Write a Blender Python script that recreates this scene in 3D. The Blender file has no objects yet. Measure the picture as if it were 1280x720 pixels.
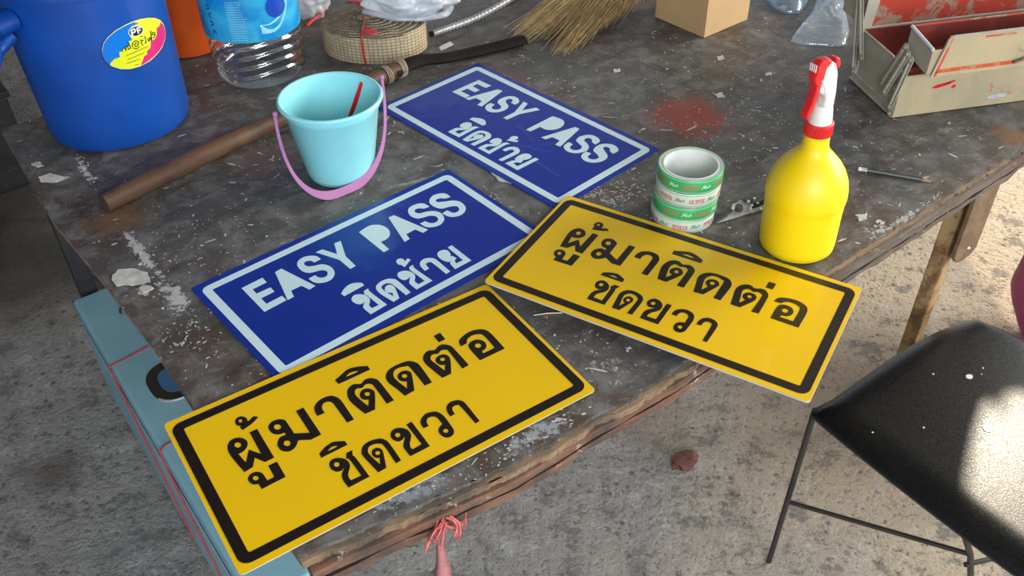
import bpy, bmesh, math, random
from mathutils import Vector, Matrix, noise
R = random.Random(7)
sc = bpy.context.scene
C = sc.collection

# ------------------------------------------------------------------ camera
TZ = 0.72                    # height of the table top above the floor
CAM = Vector((0, 0, TZ + 0.9064))
FPX = 1155.66
PITCH, ROLL = 0.69765, -0.021474
fw = Vector((0, math.cos(PITCH), -math.sin(PITCH)))
rt0 = Vector((1, 0, 0)); up0 = rt0.cross(fw)
RT = math.cos(ROLL) * rt0 + math.sin(ROLL) * up0
UP = -math.sin(ROLL) * rt0 + math.cos(ROLL) * up0
cd = bpy.data.cameras.new('camera'); cam = bpy.data.objects.new('camera', cd); C.objects.link(cam)
cd.lens = FPX / 1280 * 36; cd.sensor_width = 36; cd.clip_start = 0.02
cam.matrix_world = Matrix((( RT.x, UP.x, -fw.x, CAM.x), (RT.y, UP.y, -fw.y, CAM.y), (RT.z, UP.z, -fw.z, CAM.z), (0, 0, 0, 1)))
sc.camera = cam
# ------------------------------------------------------------------ light
w = bpy.data.worlds.new('world'); sc.world = w; w.use_nodes = True
bg = w.node_tree.nodes['Background']; bg.inputs['Color'].default_value = (0.66, 0.82, 1.0, 1); bg.inputs['Strength'].default_value = 0.75
SUN_DIR = Vector((0.43, 0.56, 0.707)).normalized()          # towards the sun
sd_ = bpy.data.lights.new('sun', 'SUN'); sd_.energy = 2.6; sd_.angle = math.radians(0.6); sd_.color = (1, 0.88, 0.68)
sun = bpy.data.objects.new('sun', sd_); C.objects.link(sun); sun.rotation_euler = SUN_DIR.to_track_quat('Z', 'Y').to_euler(); sun.location = (3, 4, 5)
def area(name, loc, target, sx, sy, power, color):
    l = bpy.data.lights.new(name, 'AREA'); l.shape = 'RECTANGLE'; l.size = sx; l.size_y = sy; l.energy = power; l.color = color
    o = bpy.data.objects.new(name, l); C.objects.link(o); o.location = loc
    o.rotation_euler = (Vector(loc) - Vector(target)).to_track_quat('Z', 'Y').to_euler(); return o
area('open_side_daylight_right', (4.2, 2.6, 2.0), (0.3, 1.2, 0.5), 2.6, 1.8, 210, (1.0, 0.92, 0.79))
area('open_side_daylight_back', (0.6, 6.0, 2.2), (0.0, 1.2, 0.6), 4.0, 1.6, 8, (0.9, 0.95, 1.0))
area('fill_light_front', (0.8, -2.4, 2.3), (0.1, 1.3, 0.6), 2.6, 1.6, 105, (0.95, 0.97, 1.0))  # unseen fill added in front to brighten the colours
vs = sc.view_settings; vs.view_transform = 'Standard'; vs.look = 'None'; vs.gamma = 1; vs.use_curve_mapping = False; vs.exposure = 0.42

# ------------------------------------------------------------------ helpers
def at(px, py, z):
    """point of the plane at height z seen in direction (px, py)"""
    d = RT * ((px - 640) / FPX) - UP * ((py - 360) / FPX) + fw
    return CAM + d * ((z - CAM.z) / d.z)
def T(px, py, h=0.0): return at(px, py, TZ + h)
def Fl(px, py, z=0.0): return at(px, py, z)
def obj(name, bm, mat, parent=None, smooth=False, bevel=0, loc=None, rot=None):
    me = bpy.data.meshes.new(name)
    if isinstance(bm, bmesh.types.BMesh):
        bmesh.ops.recalc_face_normals(bm, faces=bm.faces); bm.to_mesh(me); bm.free()
    else: me = bm
    o = bpy.data.objects.new(name, me); C.objects.link(o)
    if not me.materials:
        for m in (mat if isinstance(mat, (list, tuple)) else [mat]): me.materials.append(m)
    if smooth:
        for p in me.polygons: p.use_smooth = True
        if smooth != 'all': me.set_sharp_from_angle(angle=math.radians(38))
    if parent: o.parent = parent
    if loc is not None: o.location = loc
    if rot is not None: o.rotation_euler = rot
    if bevel:
        md = o.modifiers.new('bevel', 'BEVEL'); md.width = bevel; md.segments = 2; md.limit_method = 'ANGLE'
    return o
def thing(name, label, cat, loc=(0, 0, 0), rz=0, group=None):
    o = bpy.data.objects.new(name, None); C.objects.link(o); o.location = loc; o.rotation_euler = (0, 0, rz); o.empty_display_size = 0.05
    return tag(o, label, cat, group)
def tag(o, label, cat, group=None):
    o['label'] = label; o['category'] = cat
    if group: o['group'] = group
    return o
def box(bm, c, s, rot=None):
    v = bmesh.ops.create_cube(bm, size=1)['verts']
    m = Matrix.Translation(c) @ (rot.to_4x4() if rot else Matrix()) @ Matrix.Diagonal((s[0], s[1], s[2], 1))
    bmesh.ops.transform(bm, matrix=m, verts=v); return v
def prism(bm, pts, z0, z1):
    """closed outline pts (x,y) or (x,y,z offset) between two heights"""
    a = [bm.verts.new((p[0], p[1], z0 + (p[2] if len(p) > 2 else 0))) for p in pts]
    b = [bm.verts.new((p[0], p[1], z1 + (p[2] if len(p) > 2 else 0))) for p in pts]
    n = len(pts)
    fs = [bm.faces.new(a[::-1]), bm.faces.new(b)]
    for i in range(n): bm.faces.new((a[i], a[(i + 1) % n], b[(i + 1) % n], b[i]))
    return fs
def slab(bm, P, n, t):
    """outline of 3D points P, thickness t along n"""
    n = Vector(n).normalized(); a = [bm.verts.new(Vector(p)) for p in P]; b = [bm.verts.new(Vector(p) + n * t) for p in P]
    bm.faces.new(a[::-1]); bm.faces.new(b)
    for i in range(len(P)): j = (i + 1) % len(P); bm.faces.new((a[i], a[j], b[j], b[i]))
def lathe(bm, prof, n=48, c=(0, 0, 0), close=True, sx=1, sy=1):
    rings = []
    for r, z in prof:
        if r < 1e-6: rings.append([bm.verts.new((c[0], c[1], c[2] + z))])
        else: rings.append([bm.verts.new((c[0] + sx * r * math.cos(2 * math.pi * k / n), c[1] + sy * r * math.sin(2 * math.pi * k / n), c[2] + z)) for k in range(n)])
    for a, b in zip(rings, rings[1:]):
        for k in range(n):
            l = (k + 1) % n
            if len(a) == 1 and len(b) == 1: continue
            if len(a) == 1: bm.faces.new((a[0], b[k], b[l]))
            elif len(b) == 1: bm.faces.new((a[k], b[0], a[l]))
            else: bm.faces.new((a[k], a[l], b[l], b[k]))
def tube(bm, pts, r, n=10, cap=True, flat=None):
    """tube along pts; r a number or list; flat=(w,h) gives an elliptic section, w sideways, h upward"""
    P = [Vector(p) for p in pts]; rings = []; up = Vector((0, 0, 1)); prev = None
    for i, p in enumerate(P):
        d = (P[min(i + 1, len(P) - 1)] - P[max(i - 1, 0)]).normalized()
        if prev is None:
            s = d.cross(up if abs(d.z) < 0.95 else Vector((1, 0, 0))).normalized()
        else: s = (prev - d * prev.dot(d)).normalized()
        prev = s; u = s.cross(d).normalized()
        rr = r[i] if isinstance(r, (list, tuple)) else r
        a, b = (flat[0] * rr, flat[1] * rr) if flat else (rr, rr)
        rings.append([bm.verts.new(p + s * (a * math.cos(2 * math.pi * k / n)) + u * (b * math.sin(2 * math.pi * k / n))) for k in range(n)])
    for A, B in zip(rings, rings[1:]):
        for k in range(n): l = (k + 1) % n; bm.faces.new((A[k], A[l], B[l], B[k]))
    if cap: bm.faces.new(rings[0][::-1]); bm.faces.new(rings[-1])
def catmull(P, k=8):
    P = [Vector(p) for p in P]; out = []
    for i in range(len(P) - 1):
        a, b, c, d = P[max(i - 1, 0)], P[i], P[i + 1], P[min(i + 2, len(P) - 1)]
        for j in range(k):
            t = j / k
            out.append(0.5 * ((2 * b) + (c - a) * t + (2 * a - 5 * b + 4 * c - d) * t * t + (3 * b - a - 3 * c + d) * t ** 3))
    out.append(P[-1]); return out
def sphere_blob(bm, c, s, sub=3, amp=0, f=3, seed=0, flat_bottom=None):
    v = bmesh.ops.create_icosphere(bm, subdivisions=sub, radius=1)['verts']
    for q in v:
        d = q.co.normalized(); k = 1 + amp * noise.noise(d * f + Vector((seed, seed * 1.7, 0)))
        q.co = Vector((c[0] + d.x * s[0] * k, c[1] + d.y * s[1] * k, c[2] + d.z * s[2] * k))
        if flat_bottom is not None: q.co.z = max(q.co.z, flat_bottom)
    return v

# ------------------------------------------------------------------ materials
def nt(name):
    m = bpy.data.materials.new(name); m.use_nodes = True; t = m.node_tree; return m, t, t.nodes['Principled BSDF']
def N(t, kind, **kw):
    n = t.nodes.new(kind)
    for k, v in kw.items():
        if hasattr(n, k): setattr(n, k, v)
        else: n.inputs[k.replace('_', ' ')].default_value = v
    return n
def L(t, a, b): t.links.new(a, b)
def ramp(t, src, stops, mode='LINEAR'):
    r = t.nodes.new('ShaderNodeValToRGB'); r.color_ramp.interpolation = mode; e = r.color_ramp.elements
    while len(e) < len(stops): e.new(0.5)
    for i, (p, c) in enumerate(stops):
        e[i].position = p; e[i].color = (c, c, c, 1) if isinstance(c, (int, float)) else (*c, 1)
    L(t, src, r.inputs[0]); return r.outputs[0]
def mix(t, f, a, b):
    m = t.nodes.new('ShaderNodeMix'); m.data_type = 'RGBA'
    for s, v in ((0, f), (6, a), (7, b)):
        if hasattr(v, 'links'): L(t, v, m.inputs[s])
        elif isinstance(v, (int, float)): m.inputs[s].default_value = v
        else: m.inputs[s].default_value = (*v, 1)
    return m.outputs[2]
def noise_(t, scale, detail=6, rough=0.6, vec=None, dist=0.0):
    n = N(t, 'ShaderNodeTexNoise'); n.inputs['Scale'].default_value = scale; n.inputs['Detail'].default_value = detail
    n.inputs['Roughness'].default_value = rough; n.inputs['Distortion'].default_value = dist
    if vec is not None: L(t, vec, n.inputs['Vector'])
    return n.outputs['Fac']
def coords(t, scale=(1, 1, 1), rot=(0, 0, 0), kind='Object'):
    c = N(t, 'ShaderNodeTexCoord'); mp = N(t, 'ShaderNodeMapping'); mp.inputs['Scale'].default_value = scale; mp.inputs['Rotation'].default_value = rot
    L(t, c.outputs[kind], mp.inputs['Vector']); return mp.outputs[0]
def grain(t, deg=37, across=10, kind='Object'):
    c = N(t, 'ShaderNodeTexCoord'); mp = N(t, 'ShaderNodeMapping'); mp.vector_type = 'TEXTURE'; mp.inputs['Rotation'].default_value = (0, 0, math.radians(deg)); mp.inputs['Scale'].default_value = (1, 1 / across, 1 / across)
    L(t, c.outputs[kind], mp.inputs['Vector']); return mp.outputs[0]
def bump(t, p, h, s, d=0.002):
    b = N(t, 'ShaderNodeBump'); b.inputs['Strength'].default_value = s; b.inputs['Distance'].default_value = d
    L(t, h, b.inputs['Height']); L(t, b.outputs[0], p.inputs['Normal'])
def basic(name, col, rough=0.5, metal=0.0, var=0.08, vs_=20, bs=0.0, bsc=80, coat=0.0, spec=0.5, col2=None, lo=0.35, hi=0.65):
    m, t, p = nt(name); v = coords(t); n = noise_(t, vs_, vec=v)
    c2 = col2 if col2 else tuple(max(0, c * (1 - 2 * var)) for c in col)
    f = ramp(t, n, [(lo, 0.0), (hi, 1.0)]); L(t, mix(t, f, c2, col), p.inputs['Base Color'])
    p.inputs['Roughness'].default_value = rough; p.inputs['Metallic'].default_value = metal
    p.inputs['Coat Weight'].default_value = coat; p.inputs['Specular IOR Level'].default_value = spec
    if bs: bump(t, p, noise_(t, bsc, vec=v), bs)
    return m
def mat_table():
    m, t, p = nt('paint_stained_board'); v = coords(t); rotv = grain(t, 37, 4)
    a = noise_(t, 4.5, 8, 0.65, v, 0.6); b = noise_(t, 22, 8, 0.7, v, 0.4); g = noise_(t, 6, 8, 0.65, rotv, 0.3)
    base = mix(t, ramp(t, a, [(0.38, 0.0), (0.60, 1.0)]), (0.075, 0.052, 0.038), (0.070, 0.076, 0.076))
    base = mix(t, ramp(t, b, [(0.44, 0.0), (0.62, 0.95)]), base, (0.155, 0.152, 0.148))
    base = mix(t, ramp(t, g, [(0.32, 0.75), (0.48, 0.0)]), base, (0.034, 0.030, 0.026))
    base = mix(t, ramp(t, noise_(t, 9, 6, 0.6, coords(t, (1, 1, 1), (2, 1, 0))), [(0.60, 0.0), (0.72, 0.7)]), base, (0.12, 0.065, 0.058))
    base = mix(t, ramp(t, noise_(t, 7, 6, 0.6, coords(t, (1, 1, 1), (0.5, 2, 1))), [(0.56, 0.0), (0.70, 0.55)]), base, (0.052, 0.066, 0.052))
    # fine pale scuffs
    s = noise_(t, 26, 5, 0.75, grain(t, 20, 4))
    base = mix(t, ramp(t, s, [(0.60, 0.0), (0.72, 0.55)]), base, (0.30, 0.30, 0.29))
    s2 = noise_(t, 150, 3, 0.6, v)
    base = mix(t, ramp(t, s2, [(0.66, 0.0), (0.71, 0.8)]), base, (0.42, 0.42, 0.41))
    # overspray and rust patches that lie on the board
    def patch(c, r, col, strength, nsc):
        nonlocal base
        vm = N(t, 'ShaderNodeVectorMath'); vm.operation = 'DISTANCE'; vm.inputs[1].default_value = (c.x, c.y, c.z)
        cc = N(t, 'ShaderNodeTexCoord'); L(t, cc.outputs['Object'], vm.inputs[0])
        ad = N(t, 'ShaderNodeMath'); ad.operation = 'MULTIPLY_ADD'; L(t, noise_(t, nsc, 6, 0.7, v), ad.inputs[0]); ad.inputs[1].default_value = r * 2.2; L(t, vm.outputs['Value'], ad.inputs[2])
        f = ramp(t, ad.outputs[0], [(r * 1.45, strength), (min(r * 1.95, 0.99), 0.0)])
        base = mix(t, f, base, col)
    def smear_patch(ax_, ay_, bx_, by_, wd, col, dens, nsc=95, amp=0.42):
        nonlocal base
        A_, B_ = T(ax_, ay_), T(bx_, by_); c = (A_ + B_) / 2; d = B_ - A_
        tc_ = N(t, 'ShaderNodeTexCoord'); mp = N(t, 'ShaderNodeMapping'); mp.vector_type = 'TEXTURE'; L(t, tc_.outputs['Object'], mp.inputs['Vector'])
        mp.inputs['Location'].default_value = (c.x, c.y, TZ); mp.inputs['Rotation'].default_value = (0, 0, math.atan2(d.y, d.x)); mp.inputs['Scale'].default_value = (d.length / 2 + wd, wd, 1)
        ln_ = N(t, 'ShaderNodeVectorMath'); ln_.operation = 'LENGTH'; L(t, mp.outputs[0], ln_.inputs[0])
        s1 = N(t, 'ShaderNodeMath'); s1.operation = 'MULTIPLY_ADD'; L(t, ln_.outputs['Value'], s1.inputs[0]); s1.inputs[1].default_value = -amp; s1.inputs[2].default_value = dens
        s2_ = N(t, 'ShaderNodeMath'); s2_.operation = 'MINIMUM'; L(t, s1.outputs[0], s2_.inputs[0]); s2_.inputs[1].default_value = dens - amp * 0.15
        s3 = N(t, 'ShaderNodeMath'); s3.operation = 'ADD'; L(t, s2_.outputs[0], s3.inputs[0]); L(t, noise_(t, nsc, 6, 0.72, v), s3.inputs[1])
        base = mix(t, ramp(t, s3.outputs[0], [(0.60, 0.0), (0.68, 0.92)]), base, col)
    W_ = (0.44, 0.45, 0.45)
    for a_ in [(90, 188, 124, 240, .013, W_, .28), (148, 280, 205, 352, .013, W_, .36), (195, 340, 245, 405, .030, W_, .30), (160, 362, 195, 370, .02, W_, .22),
               (700, 225, 800, 265, .07, W_, .13), (560, 262, 640, 280, .025, W_, .14), (840, 95, 1040, 175, .09, W_, .10), (960, 190, 1060, 260, .07, W_, .09),
               (600, 585, 745, 500, .030, (0.30, 0.33, 0.36), .25, 60), (430, 650, 600, 575, .035, (0.24, 0.26, 0.28), .25, 60), (40, 215, 90, 228, .012, W_, .26),
               (1060, 317, 1180, 242, .010, (0.40, 0.39, 0.36), .26), (1080, 205, 1280, 120, .05, (0.24, 0.22, 0.19), .16, 40), (300, 200, 420, 260, .06, (0.22, 0.20, 0.20), .12),
               (640, 100, 700, 75, .05, W_, .08), (690, 440, 820, 470, .05, (0.3, 0.3, 0.3), .14), (1085, 295, 1110, 285, .012, W_, .25), (820, 150, 900, 160, .05, (0.42, 0.38, 0.36), .13), (230, 300, 360, 250, .06, (0.25, 0.25, 0.25), .12),
               (470, 240, 560, 215, .010, (0.24, 0.28, 0.26), .30)]:
        smear_patch(*a_)
    patch(T(862, 145), 0.110, (0.26, 0.040, 0.028), 0.85, 40)
    patch(T(150, 275), 0.07, (0.17, 0.085, 0.035), 0.75, 30)
    patch(T(1265, 170), 0.05, (0.22, 0.10, 0.03), 0.6, 30)
    patch(T(330, 200), 0.08, (0.11, 0.060, 0.060), 0.6, 18)
    patch(T(640, 95), 0.07, (0.13, 0.065, 0.060), 0.6, 26)
    patch(T(300, 640), 0.12, (0.10, 0.12, 0.14), 0.5, 26)
    L(t, base, p.inputs['Base Color']); L(t, ramp(t, b, [(0.3, 0.42), (0.7, 0.68)]), p.inputs['Roughness'])
    bump(t, p, b, 0.45, 0.0015); return m
def mat_wood(name, c1, c2, c3, rough=0.7, spots=None, scale=6, deg=37):
    m, t, p = nt(name); v = grain(t, deg, 10); v0 = coords(t)
    g = noise_(t, scale, 8, 0.7, v, 0.5); n = noise_(t, 12, 6, 0.6, v0)
    b = mix(t, ramp(t, g, [(0.35, 0.0), (0.65, 1.0)]), c1, c2); b = mix(t, ramp(t, n, [(0.48, 0.0), (0.62, 0.85)]), b, c3)
    if spots: b = mix(t, ramp(t, noise_(t, 45, 5, 0.7, v0), [(0.62, 0.0), (0.68, 0.9)]), b, spots)
    L(t, b, p.inputs['Base Color']); p.inputs['Roughness'].default_value = rough; bump(t, p, g, 0.5, 0.002); return m
def mat_floor():
    m, t, p = nt('rough_concrete'); v = coords(t)
    a = noise_(t, 1.6, 8, 0.6, v, 0.4); b = noise_(t, 14, 8, 0.7, v); c = noise_(t, 55, 6, 0.7, v)
    base = mix(t, ramp(t, a, [(0.38, 0.0), (0.64, 1.0)]), (0.31, 0.30, 0.29), (0.43, 0.395, 0.35))
    # warm daylight of the right side painted in as a beige tint
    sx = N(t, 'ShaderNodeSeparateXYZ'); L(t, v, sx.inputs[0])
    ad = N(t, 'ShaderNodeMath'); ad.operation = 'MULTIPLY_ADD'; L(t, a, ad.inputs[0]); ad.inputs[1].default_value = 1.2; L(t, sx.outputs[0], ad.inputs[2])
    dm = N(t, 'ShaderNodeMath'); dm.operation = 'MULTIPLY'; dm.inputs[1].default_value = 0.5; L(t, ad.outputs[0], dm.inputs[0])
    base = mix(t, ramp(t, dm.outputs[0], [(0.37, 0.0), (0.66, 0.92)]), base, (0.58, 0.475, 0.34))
    base = mix(t, ramp(t, b, [(0.40, 0.75), (0.47, 0.0)]), base, (0.17, 0.160, 0.15))
    base = mix(t, ramp(t, b, [(0.55, 0.0), (0.62, 0.6)]), base, (0.56, 0.54, 0.50))
    d_ = noise_(t, 110, 4, 0.7, v)
    base = mix(t, ramp(t, d_, [(0.60, 0.0), (0.66, 0.6)]), base, (0.62, 0.60, 0.56)); base = mix(t, ramp(t, d_, [(0.34, 0.7), (0.41, 0.0)]), base, (0.12, 0.115, 0.11))
    def stain_and_shade(c, r, col, st):
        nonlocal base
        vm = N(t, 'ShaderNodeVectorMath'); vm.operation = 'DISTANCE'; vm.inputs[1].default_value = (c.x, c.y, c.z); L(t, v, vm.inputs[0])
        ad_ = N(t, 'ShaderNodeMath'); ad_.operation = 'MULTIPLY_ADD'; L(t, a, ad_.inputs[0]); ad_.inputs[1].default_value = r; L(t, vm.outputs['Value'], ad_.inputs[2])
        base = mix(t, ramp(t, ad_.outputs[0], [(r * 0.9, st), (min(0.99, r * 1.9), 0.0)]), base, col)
    stain_and_shade(Fl(30, 340), 0.26, (0.075, 0.052, 0.032), 0.85); stain_and_shade(Fl(-20, 260), 0.3, (0.05, 0.036, 0.026), 0.8); stain_and_shade(Fl(70, 590), 0.06, (0.12, 0.085, 0.06), 0.7); stain_and_shade(Fl(820, 530), 0.09, (0.24, 0.19, 0.14), 0.5); stain_and_shade(Fl(1060, 520), 0.25, (0.34, 0.26, 0.18), 0.55)  # first two calls paint the shade of the left floor into its colour
    base = mix(t, ramp(t, c, [(0.36, 0.75), (0.44, 0.0)]), base, (0.10, 0.10, 0.10))
    vo = N(t, 'ShaderNodeTexVoronoi'); vo.inputs['Scale'].default_value = 34; L(t, v, vo.inputs['Vector'])
    ve = ramp(t, vo.outputs['Distance'], [(0.16, 0.7), (0.26, 0.0)]); gate = ramp(t, noise_(t, 9, 3, 0.5, coords(t, (1, 1, 1), (1, 0, 2))), [(0.5, 0.0), (0.6, 1.0)])
    mm = N(t, 'ShaderNodeMath'); mm.operation = 'MULTIPLY'; L(t, ve, mm.inputs[0]); L(t, gate, mm.inputs[1])
    base = mix(t, mm.outputs[0], base, (0.075, 0.075, 0.08))
    L(t, base, p.inputs['Base Color']); p.inputs['Roughness'].default_value = 0.9
    h = N(t, 'ShaderNodeMath'); h.operation = 'ADD'; L(t, b, h.inputs[0]); L(t, c, h.inputs[1]); bump(t, p, h.outputs[0], 1.0, 0.016); return m
def mat_clear(name, tint=(1, 1, 1), glossy=0.14, bscale=30, bstr=0.6, white=0.0):
    m, t, p = nt(name); out = t.nodes['Material Output']; v = coords(t)
    tr = N(t, 'ShaderNodeBsdfTransparent'); tr.inputs[0].default_value = (*tint, 1)
    gl = N(t, 'ShaderNodeBsdfGlossy'); gl.inputs['Roughness'].default_value = 0.12; gl.inputs[0].default_value = (1, 1, 1, 1)
    n = noise_(t, bscale, 3, 0.5, v, 1.2); b = N(t, 'ShaderNodeBump'); b.inputs['Strength'].default_value = bstr; b.inputs['Distance'].default_value = 0.01
    L(t, n, b.inputs['Height']); L(t, b.outputs[0], gl.inputs['Normal'])
    mx = N(t, 'ShaderNodeMixShader'); mx.inputs[0].default_value = glossy; L(t, tr.outputs[0], mx.inputs[1]); L(t, gl.outputs[0], mx.inputs[2])
    last = mx.outputs[0]
    if white:
        df = N(t, 'ShaderNodeBsdfDiffuse'); df.inputs[0].default_value = (0.85, 0.9, 0.95, 1); mx2 = N(t, 'ShaderNodeMixShader')
        L(t, ramp(t, n, [(0.3, white * 0.4), (0.7, white)]), mx2.inputs[0]); L(t, last, mx2.inputs[1]); L(t, df.outputs[0], mx2.inputs[2]); last = mx2.outputs[0]
    t.nodes.remove(p); L(t, last, out.inputs[0]); return m
def mat_chip(name, base_c, under, rust, k=(0.5, 0.56), k2=(0.60, 0.68), sc_=14, rough=0.6):
    m, t, p = nt(name); v = coords(t)
    b = mix(t, ramp(t, noise_(t, sc_, 8, 0.65, v, 0.5), [(k[0], 0.0), (k[1], 1.0)]), base_c, under)
    b = mix(t, ramp(t, noise_(t, sc_ * 1.7, 8, 0.7, coords(t, (1, 1, 1), (1, 2, 0))), [(k2[0], 0.0), (k2[1], 0.9)]), b, rust)
    L(t, b, p.inputs['Base Color']); p.inputs['Roughness'].default_value = rough; bump(t, p, noise_(t, sc_ * 3, 5, 0.6, v), 0.25, 0.001); return m

M = {}
M['table'] = mat_table()
M['torn'] = mat_wood('torn_plywood', (0.16, 0.10, 0.06), (0.32, 0.22, 0.13), (0.075, 0.06, 0.05), spots=(0.5, 0.47, 0.42), scale=14)
M['railgrey'] = mat_wood('grey_brown_timber', (0.075, 0.055, 0.042), (0.17, 0.13, 0.10), (0.10, 0.055, 0.038), spots=(0.5, 0.45, 0.38), scale=11)
M['rail'] = mat_wood('brown_timber', (0.115, 0.050, 0.030), (0.25, 0.13, 0.075), (0.060, 0.045, 0.038), spots=(0.55, 0.47, 0.36), scale=11)
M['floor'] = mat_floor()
M['yellow'] = basic('yellow_reflective_sheeting', (0.80, 0.50, 0.002), 0.33, var=0.015, vs_=8, coat=0.3)
M['black_vinyl'] = basic('black_vinyl', (0.010, 0.006, 0.005), 0.35, var=0.1)
M['plate'] = basic('bare_plate_edge', (0.62, 0.58, 0.48), 0.5)
M['blue'] = basic('blue_reflective_sheeting', (0.004, 0.028, 0.30), 0.27, var=0.03, vs_=6, spec=0.35)
M['white_vinyl'] = basic('pale_reflective_vinyl', (0.62, 0.80, 0.86), 0.4, var=0.02, vs_=150)
M['film'] = mat_clear('clear_plastic_film', (0.985, 0.99, 0.99), 0.030, 16, 0.25)
M['bluebucket'] = basic('blue_plastic', (0.004, 0.068, 0.36), 0.38, var=0.12, vs_=9, bs=0.05, bsc=40)
M['orange'] = basic('orange_plastic', (0.72, 0.10, 0.006), 0.4)
M['cyan'] = basic('light_blue_plastic', (0.30, 0.78, 0.84), 0.32, var=0.04, vs_=12, coat=0.2)
M['purple'] = basic('mauve_plastic', (0.42, 0.17, 0.36), 0.35, var=0.06)
M['yplastic'] = basic('yellow_plastic', (0.95, 0.67, 0.003), 0.42, var=0.02, vs_=20)
M['red'] = basic('red_plastic', (0.72, 0.015, 0.018), 0.35, var=0.06)
M['whitep'] = basic('white_plastic', (0.78, 0.78, 0.74), 0.35, var=0.05)
M['darkwood'] = mat_wood('worn_handle_wood', (0.085, 0.042, 0.024), (0.14, 0.072, 0.040), (0.060, 0.034, 0.022), 0.5, deg=46, scale=4)
M['iron'] = basic('dark_iron', (0.020, 0.015, 0.013), 0.8, 0.0, spec=0.15, var=0.2, vs_=30)
M['twine'] = basic('pale_twine', (0.42, 0.34, 0.24), 0.8)
M['steel'] = basic('worn_steel', (0.62, 0.62, 0.61), 0.36, 0.55, var=0.15, vs_=60)
M['darksteel'] = basic('dark_steel', (0.16, 0.15, 0.145), 0.4, 0.8, var=0.2, vs_=80)
M['card'] = basic('brown_cardboard', (0.52, 0.34, 0.165), 0.75, var=0.06, vs_=8, bs=0.05)
M['redstring'] = basic('red_plastic_string', (0.62, 0.045, 0.055), 0.45, var=0.15, vs_=50)
M['pinkstring'] = basic('pink_plastic_ribbon', (0.78, 0.16, 0.15), 0.45, var=0.25, vs_=60)
M['bag'] = mat_clear('white_polythene', (0.92, 0.94, 0.96), 0.07, 12, 0.4, white=0.55)
M['clearbag'] = mat_clear('clear_polythene', (0.86, 0.93, 1.0), 0.13, 20, 0.5, white=0.16)
M['bluebag'] = mat_clear('bluish_polythene', (0.62, 0.80, 0.92), 0.18, 20, 0.5, white=0.12)
M['seat'] = basic('black_leatherette', (0.006, 0.0065, 0.007), 0.30, var=0.1, bs=0.12, bsc=380, spec=0.4)
t = M['seat'].node_tree; L(t, ramp(t, noise_(t, 420, 2, 0.5, coords(t)), [(0.4, 0.25), (0.62, 0.37)]), t.nodes['Principled BSDF'].inputs['Roughness'])
M['seatspot'] = basic('white_paint_drop', (0.75, 0.75, 0.72), 0.5)
M['legmetal'] = basic('dark_grey_painted_rod', (0.060, 0.052, 0.045), 0.45, 0.3, var=0.2, vs_=30)
M['cabinet'] = mat_chip('blue_grey_enamel', (0.26, 0.47, 0.54), (0.20, 0.40, 0.47), (0.07, 0.08, 0.08), (0.4, 0.7), (0.70, 0.74), 7, 0.4)
M['cabinet_dark'] = basic('dark_recess', (0.030, 0.024, 0.016), 0.4)
M['cabinet_inner'] = basic('deep_blue_enamel', (0.06, 0.16, 0.30), 0.4)
M['legblack'] = mat_chip('blackened_timber', (0.018, 0.018, 0.020), (0.030, 0.029, 0.028), (0.13, 0.07, 0.035), (0.45, 0.6), (0.60, 0.70), 8, 0.6)
M['legrust'] = mat_chip('rusty_ochre_timber', (0.42, 0.27, 0.11), (0.20, 0.10, 0.045), (0.30, 0.33, 0.28), (0.46, 0.56), (0.58, 0.68), 16, 0.75)
M['bracket'] = mat_chip('brown_mottled_plate', (0.14, 0.085, 0.045), (0.20, 0.13, 0.07), (0.32, 0.24, 0.15), (0.45, 0.6), (0.64, 0.7), 30, 0.65)
M['tb_cream'] = mat_chip('worn_cream_paint', (0.50, 0.40, 0.235), (0.40, 0.34, 0.22), (0.60, 0.085, 0.025), (0.42, 0.62), (0.655, 0.68), 10)
M['tb_grey'] = mat_chip('worn_grey_paint', (0.46, 0.43, 0.36), (0.36, 0.33, 0.27), (0.34, 0.13, 0.085), (0.45, 0.65), (0.66, 0.70), 11)
M['tb_red'] = mat_chip('worn_red_paint', (0.44, 0.045, 0.022), (0.30, 0.24, 0.17), (0.52, 0.06, 0.03), (0.50, 0.58), (0.58, 0.66), 26)
M['tb_in'] = mat_chip('dark_red_inside', (0.13, 0.012, 0.009), (0.20, 0.026, 0.018), (0.10, 0.06, 0.05), (0.45, 0.6), (0.64, 0.74), 12)
M['tb_edge'] = basic('pale_worn_edge', (0.66, 0.68, 0.68), 0.4)
M['straw'] = basic('straw', (0.66, 0.49, 0.24), 0.6, var=0.3, vs_=55, col2=(0.38, 0.26, 0.11))
M['magenta'] = basic('magenta_cloth', (0.62, 0.05, 0.24), 0.5, var=0.15, vs_=8)
M['brick'] = basic('red_brown_brick', (0.17, 0.062, 0.042), 0.85, var=0.2, vs_=40, bs=0.4, bsc=60)
M['chalk'] = basic('dried_white_paint', (0.60, 0.60, 0.58), 0.6, var=0.2, vs_=50, col2=(0.36, 0.36, 0.35))
M['paintpink'] = basic('pink_paint_drop', (0.75, 0.28, 0.30), 0.5)
M['sunblock'] = basic('sun_blocker_grey', (0.22, 0.21, 0.20), 0.6)
M['stickw'] = basic('pale_split_wood', (0.66, 0.50, 0.34), 0.7)
M['sideblock'] = basic('side_blocker_dark', (0.05, 0.045, 0.04), 0.9)
M['tealp'] = basic('teal_plastic', (0.006, 0.09, 0.09), 0.5)

# ------------------------------------------------------------------ setting
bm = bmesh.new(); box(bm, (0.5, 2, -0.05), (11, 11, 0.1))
fl = obj('floor', bm, M['floor']); fl['kind'] = 'structure'
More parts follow.
